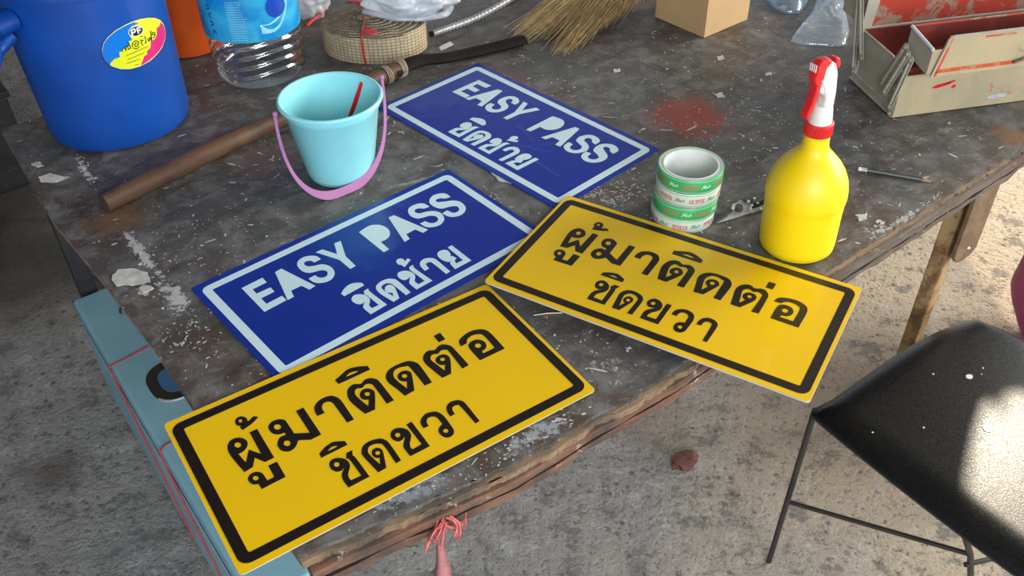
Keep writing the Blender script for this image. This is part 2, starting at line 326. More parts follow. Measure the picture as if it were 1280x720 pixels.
# unseen sun blocker added overhead, its hole shaped to light the seat patch
hp = at(1240, 560, TZ - 0.235); k = (TZ + 2.1 - hp.z) / SUN_DIR.z
def up_(px, py): q = at(px, py, TZ - 0.235); return q + SUN_DIR * k
hole = [up_(1239, 486), up_(1226, 530), up_(1217, 580), up_(1212, 632), up_(1245, 652), up_(1300, 672), up_(1350, 610), up_(1340, 520), up_(1290, 470), up_(1264, 474), up_(1258, 512), up_(1250, 482)]
zc = TZ + 2.1
cen = sum(hole, Vector()) / len(hole)
outer = []
for q in hole:
    d = (q - cen); outer.append(q)
bm = bmesh.new()
X0, X1, Y0, Y1 = -3.2, 3.0, -1.6, 8.0
def ray_rect(c, d):
    ts = []
    if d.x > 1e-9: ts.append((X1 - c.x) / d.x)
    if d.x < -1e-9: ts.append((X0 - c.x) / d.x)
    if d.y > 1e-9: ts.append((Y1 - c.y) / d.y)
    if d.y < -1e-9: ts.append((Y0 - c.y) / d.y)
    return c + d * min(ts)
ang = lambda q: math.atan2(q.y - cen.y, q.x - cen.x)
hs = sorted(hole, key=ang); corners = [Vector((x, y, zc)) for x in (X0, X1) for y in (Y0, Y1)]
ring = []
for i, q in enumerate(hs):
    ring.append((q, ray_rect(Vector((cen.x, cen.y, zc)), Vector((q.x - cen.x, q.y - cen.y, 0)))))
for i in range(len(ring)):
    (a, A), (b, B) = ring[i], ring[(i + 1) % len(ring)]
    aa, ab = ang(a), ang(b); ab = ab + 2 * math.pi if ab < aa else ab
    mid = [c for c in corners if aa < ang(c) < ab or aa < ang(c) + 2 * math.pi < ab]
    mid.sort(key=lambda c: ang(c) if ang(c) > aa else ang(c) + 2 * math.pi)
    P = [Vector((a.x, a.y, zc)), Vector((A.x, A.y, zc))] + mid + [Vector((B.x, B.y, zc)), Vector((b.x, b.y, zc))]
    bm.faces.new([bm.verts.new(p) for p in P])
    bm.faces.new([bm.verts.new(p + Vector((0, 0, 0.02))) for p in P])
o = obj('sun_blocker', bm, M['sunblock']); o['kind'] = 'structure'
bm = bmesh.new(); box(bm, (-2.35, 1.6, 1.4), (0.1, 5.6, 2.8)); o = obj('blocker_left', bm, M['sideblock']); o['kind'] = 'structure'  # unseen panel added to darken the left side

# ------------------------------------------------------------------ table
tbl = thing('work_table', 'big paint-spattered wooden work table carrying the four signs', 'table', (0, 0, 0))
def ragged(P, step, amp, seed, chip=None):
    out = []
    for i in range(len(P) - 1):
        a, b = Vector(P[i][:2]), Vector(P[i + 1][:2]); n = max(1, int((b - a).length / step)); d = (b - a).normalized(); s = Vector((-d.y, d.x))
        for j in range(n):
            q = a.lerp(b, j / n); k_ = noise.noise(Vector((q.x * 30 + seed, q.y * 30, 0))) + 0.8 * noise.noise(Vector((q.x * 120 + seed, q.y * 120, 0))) + 0.4 * noise.noise(Vector((q.x * 400 + seed, q.y * 400, 0)))
            out.append(q + s * k_ * amp)
    out.append(Vector(P[-1][:2])); return out
front = [T(*q) for q in [(372, 694), (440, 668), (640, 580), (700, 548), (740, 519), (788, 500), (840, 463), (940, 398), (1040, 333), (1280, 182)]]
fdir = Vector((math.cos(math.radians(37)), math.sin(math.radians(37)), 0)); odir = Vector((fdir.y, -fdir.x, 0))   # odir: out of the front edge
front.append(front[-1] + fdir * 1.0)
leftp = [T(*q) for q in [(0, 160), (62, 270), (125, 345), (190, 430), (236, 500), (372, 694)]]
left = ragged(leftp, 0.006, 0.0035, 3); fr = ragged(front, 0.006, 0.0035, 8)
far = [front[-1] - odir * 1.6, Vector((-0.3, 3.3, 0)), Vector((-0.93, 2.4, 0)), Vector((-0.72, 1.80, 0)), Vector((-0.99, 1.60, 0))]
outline = left[:-1] + fr + [Vector(q[:2]) for q in far]
bm = bmesh.new(); prism(bm, [(q.x, q.y) for q in outline], TZ - 0.006, TZ); bmesh.ops.triangulate(bm, faces=[f for f in bm.faces if len(f.verts) > 4])
obj('table_top', bm, M['table'], tbl)
# torn ply core that shows past the face sheet
core = [Vector(q[:2]) for q in leftp[:-1]]; fr2 = ragged([q + odir * 0.0075 for q in front], 0.0025, 0.0032, 21)
bm = bmesh.new(); prism(bm, [(q.x, q.y) for q in core + fr2 + [Vector(q[:2]) for q in far]], TZ - 0.018, TZ - 0.0062); bmesh.ops.triangulate(bm, faces=[f for f in bm.faces if len(f.verts) > 4])
obj('ply_core', bm, M['torn'], tbl)
# front rail
def bar_along(name, PP, out, w_, z0, z1, mat, jag=0.0015, seed=0):
    bm = bmesh.new(); prev = None; Q = []
    for a, b in zip(PP, PP[1:]):
        n = max(1, int((b - a).length / 0.02)); Q += [a.lerp(b, i / n) for i in range(n)]
    Q.append(PP[-1]); n = len(Q) - 1
    for i, q in enumerate(Q):
        d = (Q[min(i + 3, n)] - Q[max(i - 3, 0)]); d.z = 0; d.normalize(); o_ = Vector((d.y, -d.x, 0)); j = lambda s: jag * noise.noise(Vector((i * 0.37 + s, seed, 0)))
        r_ = [bm.verts.new((*(q + o_ * (out + j(1)))[:2], z1 + j(2))), bm.verts.new((*(q + o_ * (out - w_))[:2], z1 + j(2))), bm.verts.new((*(q + o_ * (out - w_))[:2], z0)), bm.verts.new((*(q + o_ * (out + j(3)))[:2], z0 + j(4) * 2))]
        if prev:
            for k_ in range(4): bm.faces.new((prev[k_], prev[(k_ + 1) % 4], r_[(k_ + 1) % 4], r_[k_]))
        else: bm.faces.new(r_[::-1])
        prev = r_
    bm.faces.new(prev); return obj(name, bm, mat, tbl)
PR1 = [T(384, 698), T(440, 672), T(640, 582), T(740, 521), T(840, 464), T(915, 414)]; PR2 = [T(913, 415), T(1040, 333), T(1280, 182), T(1280, 182) + fdir * 0.9]
bar_along('front_rail', PR1, 0.0095, 0.045, TZ - 0.050, TZ - 0.0185, M['rail'], 0.003, 1)
bar_along('front_rail', PR2, 0.0095, 0.045, TZ - 0.050, TZ - 0.0185, M['railgrey'], 0.003, 5)
bar_along('rail_split', PR1, 0.0103, 0.006, TZ - 0.0355, TZ - 0.0330, M['iron'], 0.0026, 4)
bar_along('rail_split', PR2, 0.0103, 0.006, TZ - 0.0355, TZ - 0.0340, M['iron'], 0.0026, 14)
bar_along('edge_batten', [T(1000, 359), T(1280, 184), T(1280, 184) + fdir * 0.9], 0.0105, 0.008, TZ - 0.018, TZ - 0.008, M['railgrey'], 0.002, 9)
bar_along('side_rail', [T(384, 700) + Vector((0, 0.02, 0)), T(40, 232)], 0.095, 0.035, TZ - 0.060, TZ - 0.0185, M['legblack'], 0.001, 3)
# legs
def post(name, c, sx, sy, z0, z1, mat, rz=math.radians(37)):
    bm = bmesh.new(); box(bm, (0, 0, (z0 + z1) / 2), (sx, sy, z1 - z0)); return obj(name, bm, mat, tbl, bevel=0.003, loc=(c[0], c[1], 0), rot=(0, 0, rz))
post('leg', (-0.968, 1.628), 0.036, 0.036, 0, TZ - 0.019, M['legblack'])
post('leg', (0.836, 1.406), 0.030, 0.030, 0, TZ - 0.05, M['legrust'])
post('leg', (0.5, 2.5), 0.05, 0.05, 0, TZ - 0.02, M['legblack'])
bm = bmesh.new(); pl = [(-0.048, -0.0), (0.034, -0.0), (0.034, -0.150), (0.024, -0.162), (-0.006, -0.166), (-0.032, -0.158), (-0.048, -0.140)]
slab(bm, [Vector((0.870, 1.398, TZ - 0.047)) + fdir * x + Vector((0, 0, z)) for x, z in pl], odir, 0.008)
obj('leg_bracket', bm, M['bracket'], tbl, bevel=0.001)
bm = bmesh.new(); q = Vector((0.870, 1.398, TZ - 0.047)) + fdir * -0.005 + Vector((0, 0, -0.135)) + odir * 0.009
lathe(bm, [(0, 0.003), (0.003, 0.002), (0.004, 0)], 8, q); obj('bolt', bm, M['tb_edge'], tbl)

# paint on the boards: thin raised flecks, spots and smears
def fleck(bm, c, r, el=1.0, ang=0.0, z=0.0003, n=None):
    n = n or R.randint(6, 9); vs = []; ph = R.random() * 9
    for i in range(n):
        a = 2 * math.pi * i / n; rr = r * (0.6 + 0.7 * R.random())
        x, y = rr * math.cos(a) * el, rr * math.sin(a)
        vs.append(bm.verts.new((c.x + x * math.cos(ang) - y * math.sin(ang), c.y + x * math.sin(ang) + y * math.cos(ang), TZ + z)))
    bm.faces.new(vs)
bm = bmesh.new()
for i in range(1500):
    px, py = R.uniform(20, 1275), R.uniform(20, 700)
    q = T(px, py)
    if q.x * 0.6 - q.y * 0.8 > front[0].x * 0.6 - front[0].y * 0.8 - 0.02: continue
    # keep inside left edge
    if (q - leftp[0]).dot(Vector((0.8, 0.6, 0))) < 0.012: continue
    dn = noise.noise(q * 5); 
    if dn < R.uniform(-0.5, 0.35): continue
    fleck(bm, q, R.choice([0.0006, 0.0008, 0.001, 0.001, 0.0015, 0.0022]), R.uniform(1, 3), R.uniform(0, 3.1), 0.0003 + 0.0001 * R.random())
for (px, py, s, n, rr) in [(770, 235, 26, 170, 0.0016), (600, 255, 14, 60, 0.002), (730, 240, 20, 110, 0.0016), (840, 90, 70, 70, 0.0018), (920, 170, 60, 110, 0.0017), (1040, 190, 55, 60, 0.0016), (975, 130, 40, 70, 0.0015), (215, 330, 40, 60, 0.0016), (700, 440, 40, 45, 0.0016), (560, 570, 60, 50, 0.0015), (360, 215, 50, 40, 0.0014), (250, 300, 50, 50, 0.0014), (690, 110, 30, 25, 0.0018), (240, 420, 25, 60, 0.0018)]:
    for i in range(n):
        q = T(R.gauss(px, s), R.gauss(py, s * 0.6))
        if (q - leftp[0]).dot(Vector((0.8, 0.6, 0))) < 0.012 or (q - front[3]).dot(odir) > -0.012: continue
        fleck(bm, q, rr * R.uniform(0.25, 1.0), R.uniform(1, 2.2), R.uniform(0, 3.1), 0.0005 + 0.0001 * R.random())
for i in range(420):
    q = T(R.uniform(200, 1270), R.uniform(60, 620))
    if (q - leftp[0]).dot(Vector((0.8, 0.6, 0))) < 0.015 or max((q - front[k_]).dot(odir) for k_ in (3, 6)) > -0.012: continue
    fleck(bm, q, R.choice([0.0006, 0.0008, 0.0012, 0.002]), R.uniform(2.5, 8), R.choice([0.3, 0.6, 2.6, 1.2]) + R.gauss(0, 0.3), 0.0006)
o = obj('paint_flecks', bm, M['chalk'], tbl); o['kind'] = 'stuff'
def smear(pts_px, wpx, seed, count, rr=0.0016):
    count = int(count * 0.45)
    bm = bmesh.new(); P = [T(*q) for q in pts_px]
    for i in range(count):
        s = R.random() * (len(P) - 1); k_ = int(s); q = P[k_].lerp(P[k_ + 1], s - k_)
        if noise.noise(Vector((s * 4 + seed, 0, 0))) < -0.25: continue
        q = q + Vector((R.gauss(0, wpx), R.gauss(0, wpx), 0)); d = (P[k_ + 1] - P[k_]); fleck(bm, q, rr * abs(R.gauss(0.0, 0.55)) + 0.0003, R.uniform(1, 2.4), math.atan2(d.y, d.x) + R.gauss(0, 0.3), 0.0008 + 0.0002 * R.random())
    o = obj('paint_streak', bm, M['chalk'], tbl); o['kind'] = 'stuff'
smear([(93, 185), (110, 215), (122, 235)], 0.006, 1, 130, 0.0022)
smear([(150, 282), (175, 315), (190, 335), (205, 352)], 0.006, 4, 70, 0.0016)
smear([(195, 345), (215, 375), (240, 398)], 0.011, 7, 70, 0.0014)
smear([(1005, 155), (940, 156), (870, 157), (812, 153)], 0.0012, 11, 110, 0.0010)
smear([(634, 62), (655, 72), (670, 80)], 0.0015, 14, 60, 0.0014)
smear([(600, 255), (620, 246)], 0.008, 5, 120, 0.002)
smear([(120, 292), (110, 270), (70, 212)], 0.003, 2, 0)
smear([(1080, 292), (1102, 279)], 0.006, 3, 90, 0.002); smear([(1085, 299), (1180, 240)], 0.003, 8, 150, 0.0018)
smear([(600, 585), (740, 505)], 0.010, 8, 140, 0.0014); smear([(450, 640), (560, 580)], 0.012, 12, 120, 0.0014)
def blot(px_pts, name='paint_blot', mat='chalk', z=0.0014):
    P = [T(*q) for q in px_pts]; out = []
    for i in range(len(P)):
        a, b = P[i], P[(i + 1) % len(P)]
        for j in range(4): q = a.lerp(b, j / 4); out.append((q.x + R.gauss(0, 0.0012), q.y + R.gauss(0, 0.0012)))
    bm = bmesh.new(); prism(bm, out, TZ + 0.0003, TZ + z); return obj(name, bm, M[mat], tbl)
blot([(138, 347), (150, 337), (168, 336), (185, 342), (188, 352), (170, 357), (145, 358)])
blot([(172, 360), (182, 356), (192, 361), (180, 367)]); blot([(48, 222), (62, 217), (86, 222), (72, 228), (52, 228)])
blot([(895, 72), (903, 70), (906, 74), (898, 76)]); blot([(40, 205), (50, 203), (55, 208), (46, 210)]); blot([(610, 210), (628, 222), (640, 230), (622, 226)]); blot([(628, 350), (642, 356), (638, 360)]); blot([(780, 436), (788, 434), (786, 440)]); blot([(893, 118), (902, 116), (906, 121), (896, 122)]); blot([(955, 92), (964, 91), (965, 94), (957, 95)])
blot([(1070, 270), (1083, 267), (1084, 274), (1074, 277)]); blot([(767, 87), (775, 86), (774, 90), (768, 91)])
blot([(548, 60), (562, 52), (566, 56), (552, 63)], mat='tb_edge')

# ------------------------------------------------------------------ lettered signs
YELLOW_TEXT = [[[[-1621,582,1],[-1518,580,1],[-1521,8,1],[-1645,8,1],[-1722,147,1],[-1798,19,1],[-1914,2,1],[-1943,188],[-1963,375],[-1947,504],[-1884,586],[-1798,590],[-1729,536],[-1703,451],[-1733,375],[-1802,325],[-1871,320,1],[-1844,137,1],[-1736,313,1],[-1633,156,1]],[[-1788,440],[-1810,417],[-1839,422],[-1859,451],[-1858,488],[-1837,511],[-1807,506],[-1787,477]]],[[[-1473,817,1],[-1424,767,1],[-1545,704],[-1677,670,1],[-1694,729,1],[-1670,749,1],[-1712,791],[-1710,860],[-1671,909],[-1612,908],[-1565,850],[-1567,770,1]],[[-1624,820],[-1638,806],[-1655,808],[-1666,825],[-1665,848],[-1652,863],[-1634,861],[-1623,843]]],[[[-1633,-70,1],[-1518,-71,1],[-1522,-355,1],[-1837,-365,1],[-1841,-267,1],[-1894,-241],[-1924,-165],[-1908,-102],[-1851,-66],[-1786,-80],[-1740,-138],[-1731,-236],[-1729,-282,1],[-1639,-275,1]],[[-1805,-188],[-1823,-205],[-1848,-200],[-1866,-176],[-1865,-147],[-1847,-129],[-1822,-134],[-1805,-158]]],[[[-977,585,1],[-871,584,1],[-872,22,1],[-1018,17,1],[-1155,100,1],[-1222,24],[-1296,-7],[-1362,17],[-1407,86],[-1406,184],[-1360,253],[-1308,285],[-1258,269,1],[-1251,318],[-1319,331],[-1378,390],[-1396,483],[-1374,548],[-1302,592],[-1217,573],[-1162,519],[-1155,444],[-1153,235,1],[-982,132,1]],[[-1249,434],[-1273,412],[-1305,418],[-1327,449],[-1326,487],[-1302,510],[-1269,504],[-1247,473]],[[-1257,108],[-1281,85],[-1312,90],[-1332,120],[-1330,158],[-1306,181],[-1275,176],[-1255,146]]],[[[-780,342,1],[-676,336,1],[-673,418],[-636,490],[-566,502],[-521,459],[-511,379],[-509,16,1],[-410,15,1],[-403,401],[-430,514],[-496,582],[-622,590],[-730,530],[-774,440]]],[[[-306,805,1],[-192,851],[-69,896],[54,869],[185,799,1],[183,716,1],[-297,712,1]],[[-163,779,1],[-74,816],[43,792,1],[-11,772]]],[[[71,15,1],[180,20,1],[182,385],[171,495],[106,566],[29,581],[-48,545],[-134,592],[-223,564],[-283,481],[-310,352],[-285,188],[-247,19,1],[-103,14,1],[18,248],[38,334],[-7,410],[-81,429],[-141,383],[-165,313],[-139,250],[-89,223,1],[-150,120,1],[-182,263],[-197,397],[-167,475],[-117,491],[-63,466],[3,497],[68,459],[79,381]],[[-30,301],[-51,284],[-77,289],[-94,314],[-91,343],[-70,361],[-44,355],[-27,330]]],[[[651,20,1],[762,17,1],[786,382],[760,493],[679,569],[494,585],[372,551],[292,463],[273,348],[305,199],[339,6,1],[492,19,1],[607,297],[613,370],[565,425],[489,430],[428,382],[420,302],[464,241],[492,235,1],[428,107,1],[387,320],[389,421],[442,503],[530,520],[616,487],[653,443]],[[546,313],[524,295],[497,301],[480,326],[484,356],[506,374],[534,368],[550,343]]],[[[1237,6,1],[1347,14,1],[1348,359],[1336,492],[1260,580],[1188,581],[1112,545],[1026,583],[947,555],[884,477],[867,368],[891,194],[920,12,1],[1062,10,1],[1183,229],[1206,335],[1163,400],[1079,410],[1020,364],[1006,294],[1036,230],[1080,213,1],[1019,110,1],[989,271],[969,391],[994,455],[1048,480],[1113,454],[1176,484],[1237,463],[1259,407]],[[1134,298],[1114,284],[1089,289],[1074,311],[1078,337],[1098,352],[1123,347],[1138,324]]],[[[1240,803,1],[1353,810,1],[1348,651,1],[1240,648,1]]],[[[1450,399,1],[1556,403,1],[1597,464],[1682,496],[1774,477],[1834,407],[1831,101,1],[1636,96,1],[1646,144,1],[1714,160],[1761,210],[1777,288],[1741,364],[1669,400],[1584,383],[1530,301],[1524,6,1],[1937,5,1],[1947,348],[1926,478],[1857,549],[1729,586],[1581,560],[1482,502]],[[1695,245],[1667,225],[1635,232],[1616,261],[1623,295],[1650,315],[1683,309],[1702,280]]],[[[-1028,-255,1],[-928,-202],[-819,-177],[-748,-206],[-671,-249,1],[-669,-325,1],[-1036,-331,1]],[[-928,-276,1],[-851,-245],[-772,-270,1],[-827,-282]]],[[[-742,-439,1],[-658,-438,1],[-693,-522],[-679,-580],[-671,-938,1],[-958,-943,1],[-964,-811],[-942,-724],[-892,-663],[-859,-629,1],[-916,-656],[-974,-635],[-1009,-564],[-999,-485],[-947,-434],[-876,-444],[-807,-502],[-782,-577],[-795,-654],[-843,-716],[-883,-783],[-886,-859,1],[-747,-867,1],[-756,-566],[-784,-517,1]],[[-893,-559],[-913,-577],[-938,-573],[-953,-549],[-950,-519],[-930,-500],[-905,-504],[-889,-528]]],[[[-306,-941,1],[-229,-933,1],[-223,-599],[-248,-511],[-295,-463],[-407,-431],[-510,-451],[-575,-525],[-592,-601],[-575,-758],[-553,-941,1],[-436,-934,1],[-353,-688],[-353,-629],[-380,-586],[-440,-578],[-479,-621],[-487,-683],[-457,-733],[-430,-742,1],[-477,-841,1],[-512,-637],[-503,-564],[-454,-509],[-378,-512],[-324,-545],[-298,-607]],[[-390,-682],[-409,-697],[-431,-693],[-445,-671],[-442,-646],[-424,-631],[-401,-635],[-387,-656]]],[[[108,-450,1],[188,-447,1],[181,-939,1],[-103,-942,1],[-109,-801],[-88,-728],[-29,-656],[-7,-616,1],[-57,-648],[-117,-641],[-158,-567],[-143,-488],[-87,-435],[-2,-443],[70,-520],[80,-619],[48,-687],[-5,-751],[-32,-822],[-24,-860,1],[109,-852,1]],[[-40,-566],[-60,-583],[-86,-579],[-100,-556],[-96,-527],[-75,-509],[-50,-513],[-35,-537]]],[[[260,-635,1],[338,-637,1],[345,-572],[385,-518],[450,-520],[492,-564],[497,-642],[498,-712,1],[433,-737],[389,-798],[394,-888],[441,-947],[518,-944],[566,-886],[577,-790],[584,-608],[559,-508],[505,-454],[400,-433],[304,-485],[266,-552]],[[503,-854],[483,-869],[458,-864],[443,-841],[447,-815],[467,-800],[492,-805],[507,-828]]],[[[650,-659,1],[723,-650,1],[729,-578],[764,-530],[818,-531],[850,-577],[855,-943,1],[922,-940,1],[932,-598],[918,-508],[864,-454],[771,-438],[688,-489],[655,-574]]]]
BLUE_TEXT = [[[[-1913,835,1],[-1545,846,1],[-1554,700,1],[-1801,696,1],[-1805,563,1],[-1570,553,1],[-1575,423,1],[-1808,419,1],[-1809,249,1],[-1540,257,1],[-1539,125,1],[-1923,107,1]]],[[[-1331,836,1],[-1212,851,1],[-1034,121,1],[-1150,106,1],[-1193,269,1],[-1375,273,1],[-1413,120,1],[-1526,113,1]]],[[[-738,634,1],[-618,640,1],[-626,741],[-688,821],[-807,869],[-920,833],[-985,738],[-998,580],[-942,463],[-840,422],[-753,387],[-712,306],[-753,227],[-826,210],[-884,262],[-902,351,1],[-1022,346,1],[-1012,230],[-958,143],[-848,89],[-741,101],[-642,194],[-606,329],[-627,442],[-688,521],[-791,563],[-868,615],[-886,700],[-844,747],[-768,720]]],[[[-585,844,1],[-466,843,1],[-354,573,1],[-234,849,1],[-119,836,1],[-284,433,1],[-300,121,1],[-405,114,1],[-407,423,1]]],[[[234,836,1],[428,870],[541,839],[625,734],[646,589],[590,453],[490,380],[351,376,1],[339,124,1],[233,114,1]]],[[[836,850,1],[944,843,1],[1126,127,1],[1013,113,1],[970,276,1],[783,267,1],[751,124,1],[640,115,1]]],[[[1440,657,1],[1541,641,1],[1527,774],[1438,845],[1281,854],[1182,767],[1141,630],[1183,498],[1289,453],[1401,416],[1452,328],[1414,233],[1325,207],[1259,258],[1236,351,1],[1129,355,1],[1142,225],[1215,138],[1349,101],[1464,145],[1536,230],[1572,362],[1521,482],[1414,558],[1301,594],[1264,671],[1296,730],[1374,726]]],[[[1887,655,1],[1986,630,1],[1992,753],[1931,832],[1789,868],[1660,802],[1601,698],[1605,561],[1665,453],[1798,409],[1892,345],[1877,249],[1805,204],[1729,229],[1696,355,1],[1584,338,1],[1600,215],[1670,122],[1811,90],[1936,151],[2008,263],[2017,411],[1953,515],[1819,591],[1723,655],[1743,727],[1823,723]]],[[[-842,-300,1],[-724,-225],[-617,-202],[-537,-231],[-462,-291,1],[-467,-369,1],[-836,-383,1]]],[[[-549,-481,1],[-459,-471,1],[-485,-552],[-468,-978,1],[-770,-996,1],[-774,-822],[-747,-764],[-676,-696,1],[-741,-709],[-793,-663],[-811,-563],[-777,-497],[-705,-465],[-633,-505],[-586,-583],[-583,-683],[-629,-762],[-673,-806],[-681,-894,1],[-561,-902,1],[-569,-599,1],[-586,-551,1]]],[[[-125,-992,1],[-34,-981,1],[-21,-618],[-44,-547],[-104,-486],[-220,-465],[-332,-502],[-385,-579],[-395,-718],[-356,-990,1],[-241,-978,1],[-164,-778],[-142,-686],[-168,-620],[-236,-613],[-289,-665],[-304,-731],[-270,-786],[-246,-803,1],[-282,-888,1],[-310,-720],[-307,-612],[-275,-566],[-196,-555],[-142,-603],[-128,-686]]],[[[310,-468,1],[397,-467,1],[358,-551],[381,-982,1],[72,-987,1],[75,-808],[111,-752],[187,-669,1],[114,-692],[56,-671],[37,-584],[60,-503],[120,-467],[194,-489],[249,-557],[268,-664],[221,-750],[171,-807],[165,-907,1],[288,-907,1],[283,-613,1],[277,-530,1]]],[[[421,-268,1],[439,-333,1],[257,-421,1],[251,-336,1],[226,-308],[230,-238],[272,-190],[330,-194],[359,-247],[345,-309,1]]],[[[439,-707,1],[523,-707,1],[534,-631],[561,-575],[613,-577],[646,-625],[641,-992,1],[724,-984,1],[741,-631],[728,-547],[679,-489],[594,-458],[510,-489],[456,-573]]],[[[1070,-473,1],[1156,-468,1],[1142,-992,1],[818,-991,1],[842,-841],[883,-799,1],[833,-753],[805,-648],[818,-539],[878,-471],[971,-473],[1020,-531],[1001,-636],[958,-692,1],[991,-700,1],[1004,-788,1],[947,-816],[917,-888,1],[1049,-900,1]]]]
def spline_pts(poly):
    n = len(poly); out = []
    for i in range(n):
        p0, p1, p2, p3 = poly[i - 1], poly[i], poly[(i + 1) % n], poly[(i + 2) % n]
        out.append((p1[0] * 1e-4, p1[1] * 1e-4))
        c1, c2 = len(p1) > 2, len(p2) > 2
        if c1 and c2: continue
        m1 = ((0, 0) if False else ((p2[0] - p1[0]), (p2[1] - p1[1]))) if c1 else ((p2[0] - p0[0]) / 2, (p2[1] - p0[1]) / 2)
        m2 = ((p2[0] - p1[0]), (p2[1] - p1[1])) if c2 else ((p3[0] - p1[0]) / 2, (p3[1] - p1[1]) / 2)
        for j in (1, 2, 3):
            t = j / 4; h1 = 2 * t ** 3 - 3 * t * t + 1; h2 = t ** 3 - 2 * t * t + t; h3 = -2 * t ** 3 + 3 * t * t; h4 = t ** 3 - t * t
            out.append(tuple((h1 * p1[a] + h2 * m1[a] + h3 * p2[a] + h4 * m2[a]) * 1e-4 for a in (0, 1)))
    return out
def flat_mesh(name, loops, z, th=0.0002):
    cu = bpy.data.curves.new(name, 'CURVE'); cu.dimensions = '2D'; cu.fill_mode = 'BOTH'; cu.extrude = th / 2
    for l in loops:
        s = cu.splines.new('POLY'); s.points.add(len(l) - 1); s.use_cyclic_u = True
        for i, q in enumerate(l): s.points[i].co = (q[0], q[1], 0, 1)
    o = bpy.data.objects.new(name, cu); C.objects.link(o); dg = bpy.context.evaluated_depsgraph_get(); dg.update()
    me = bpy.data.meshes.new_from_object(o.evaluated_get(dg)); bpy.data.objects.remove(o); bpy.data.curves.remove(cu)
    for v in me.vertices: v.co.z += z
    return me
def rrect(a, b, r, n=5):
    out = []
    for cx, cy, a0 in ((a - r, b - r, 0), (-a + r, b - r, 90), (-a + r, -b + r, 180), (a - r, -b + r, 270)):
        for i in range(n + 1): t = math.radians(a0 + 90 * i / n); out.append((cx + r * math.cos(t), cy + r * math.sin(t)))
    return out
ASP = 0.54438
_meshes = {}
def letter_mesh(key, g, z):
    if key not in _meshes: _meshes[key] = flat_mesh('letter', [spline_pts(p) for p in g], z)
    return _meshes[key]
def make_sign(kind, label, mat4, th, group=None):
    yel = kind == 'yellow'
    root = thing('traffic_sign', label, 'sign', group=group); root.matrix_world = mat4
    bm = bmesh.new(); a, b = 0.25, 0.25 * ASP; prism(bm, rrect(a, b, 0.006 if yel else 0.003), -th, -0.0003); obj('backing_plate', bm, M['plate'] if yel else M['blue'], root)
    bm = bmesh.new(); prism(bm, rrect(a - 0.0004, b - 0.0004, 0.006 if yel else 0.003), -0.0002, 0); obj('sheeting', bm, M['yellow' if yel else 'blue'], root)
    if kind + 'b' not in _meshes:
        _meshes[kind + 'b'] = flat_mesh('border', [rrect(0.2445, 0.1265, 0.014, 6), rrect(0.2305, 0.1128, 0.0025, 2)] if yel else [rrect(0.2405, 0.1240, 0.012, 6), rrect(0.2268, 0.1108, 0.0025, 2)], 0.0003)
    obj('border', _meshes[kind + 'b'], M['black_vinyl' if yel else 'white_vinyl'], root)
    for i, g in enumerate(YELLOW_TEXT if yel else BLUE_TEXT):
        o = obj('letter', letter_mesh(kind + str(i), g, 0.0003), M['black_vinyl' if yel else 'white_vinyl'], root)
    return root
def pose(x, y, th, z, ta=0.0, tb=0.0, zcal=0.002):
    s = (0.9064 - z) / (0.9064 - zcal); u = Vector((math.cos(th), math.sin(th), tb)).normalized(); v = Vector((-math.sin(th), math.cos(th), ta)); n = u.cross(v).normalized(); v = n.cross(u)
    return Matrix(((u.x, v.x, n.x, x * s), (u.y, v.y, n.y, y * s), (u.z, v.z, n.z, TZ + z), (0, 0, 0, 1)))
b1 = make_sign('blue', 'blue EASY PASS sign in clear film, partly under both yellow signs', pose(-0.2145026, 1.15096929, 0.69804, 0.0018), 0.0016)
b2 = make_sign('blue', 'blue EASY PASS sign in clear film, farther one, right of the light blue bucket', pose(0.00926614, 1.55839637, -0.82165, 0.0018), 0.0016)
y1 = make_sign('yellow', 'yellow sign with black Thai lettering, lying at the near corner of the table', pose(-0.17466856, 0.83947276, 0.57613, 0.0050), 0.0016)
y2 = make_sign('yellow', 'yellow sign with black Thai lettering, overhanging the table below the spray bottle', pose(0.24138, 1.06868, -0.5448, 0.0102, -0.016625, -0.006384, 0.0102), 0.0030)
def film(root, u0, u1, v0, v1, seed, cut=None, folds=()):
    bm = bmesh.new(); nu, nv = 96, 56; g = []
    for j in range(nv + 1):
        row = []
        for i in range(nu + 1):
            u = u0 + (u1 - u0) * i / nu; v = v0 + (v1 - v0) * j / nv
            eu, ev = 0.003 * noise.noise(Vector((v * 25, seed, 0))) * (abs(2 * i / nu - 1) ** 8), 0.003 * noise.noise(Vector((u * 25, seed + 5, 0))) * (abs(2 * j / nv - 1) ** 8)
            z = 0.0009 + 0.0006 * abs(noise.noise(Vector((u * 14, v * 14, seed))))
            for (ax, ay, bx, by, h) in folds:
                A_ = Vector((ax, ay)); B_ = Vector((bx, by)); d = B_ - A_; q = Vector((u, v)); t = max(0, min(1, (q - A_).dot(d) / d.length_squared)); dist = (q - A_ - d * t).length
                z += h * math.exp(-(dist / 0.0035) ** 2) * (1 - abs(2 * t - 1) ** 3)
            row.append(bm.verts.new((u + eu, v + ev, z)))
        g.append(row)
    for j in range(nv):
        for i in range(nu): bm.faces.new((g[j][i], g[j][i + 1], g[j + 1][i + 1], g[j + 1][i]))
    return obj('plastic_film', bm, M['film'], root, smooth='all')
film(b1, -0.256, 0.262, -0.139, 0.160, 2.0, folds=[(0.10, 0.155, 0.16, 0.02, .003), (0.10, 0.155, 0.05, 0.02, .001), (0.12, 0.10, 0.24, 0.0, .002), (-0.02, 0.148, 0.255, 0.148, .0022), (0.255, -0.1, 0.255, 0.15, .003), (-0.2, 0.07, -0.12, 0.15, .0015)])
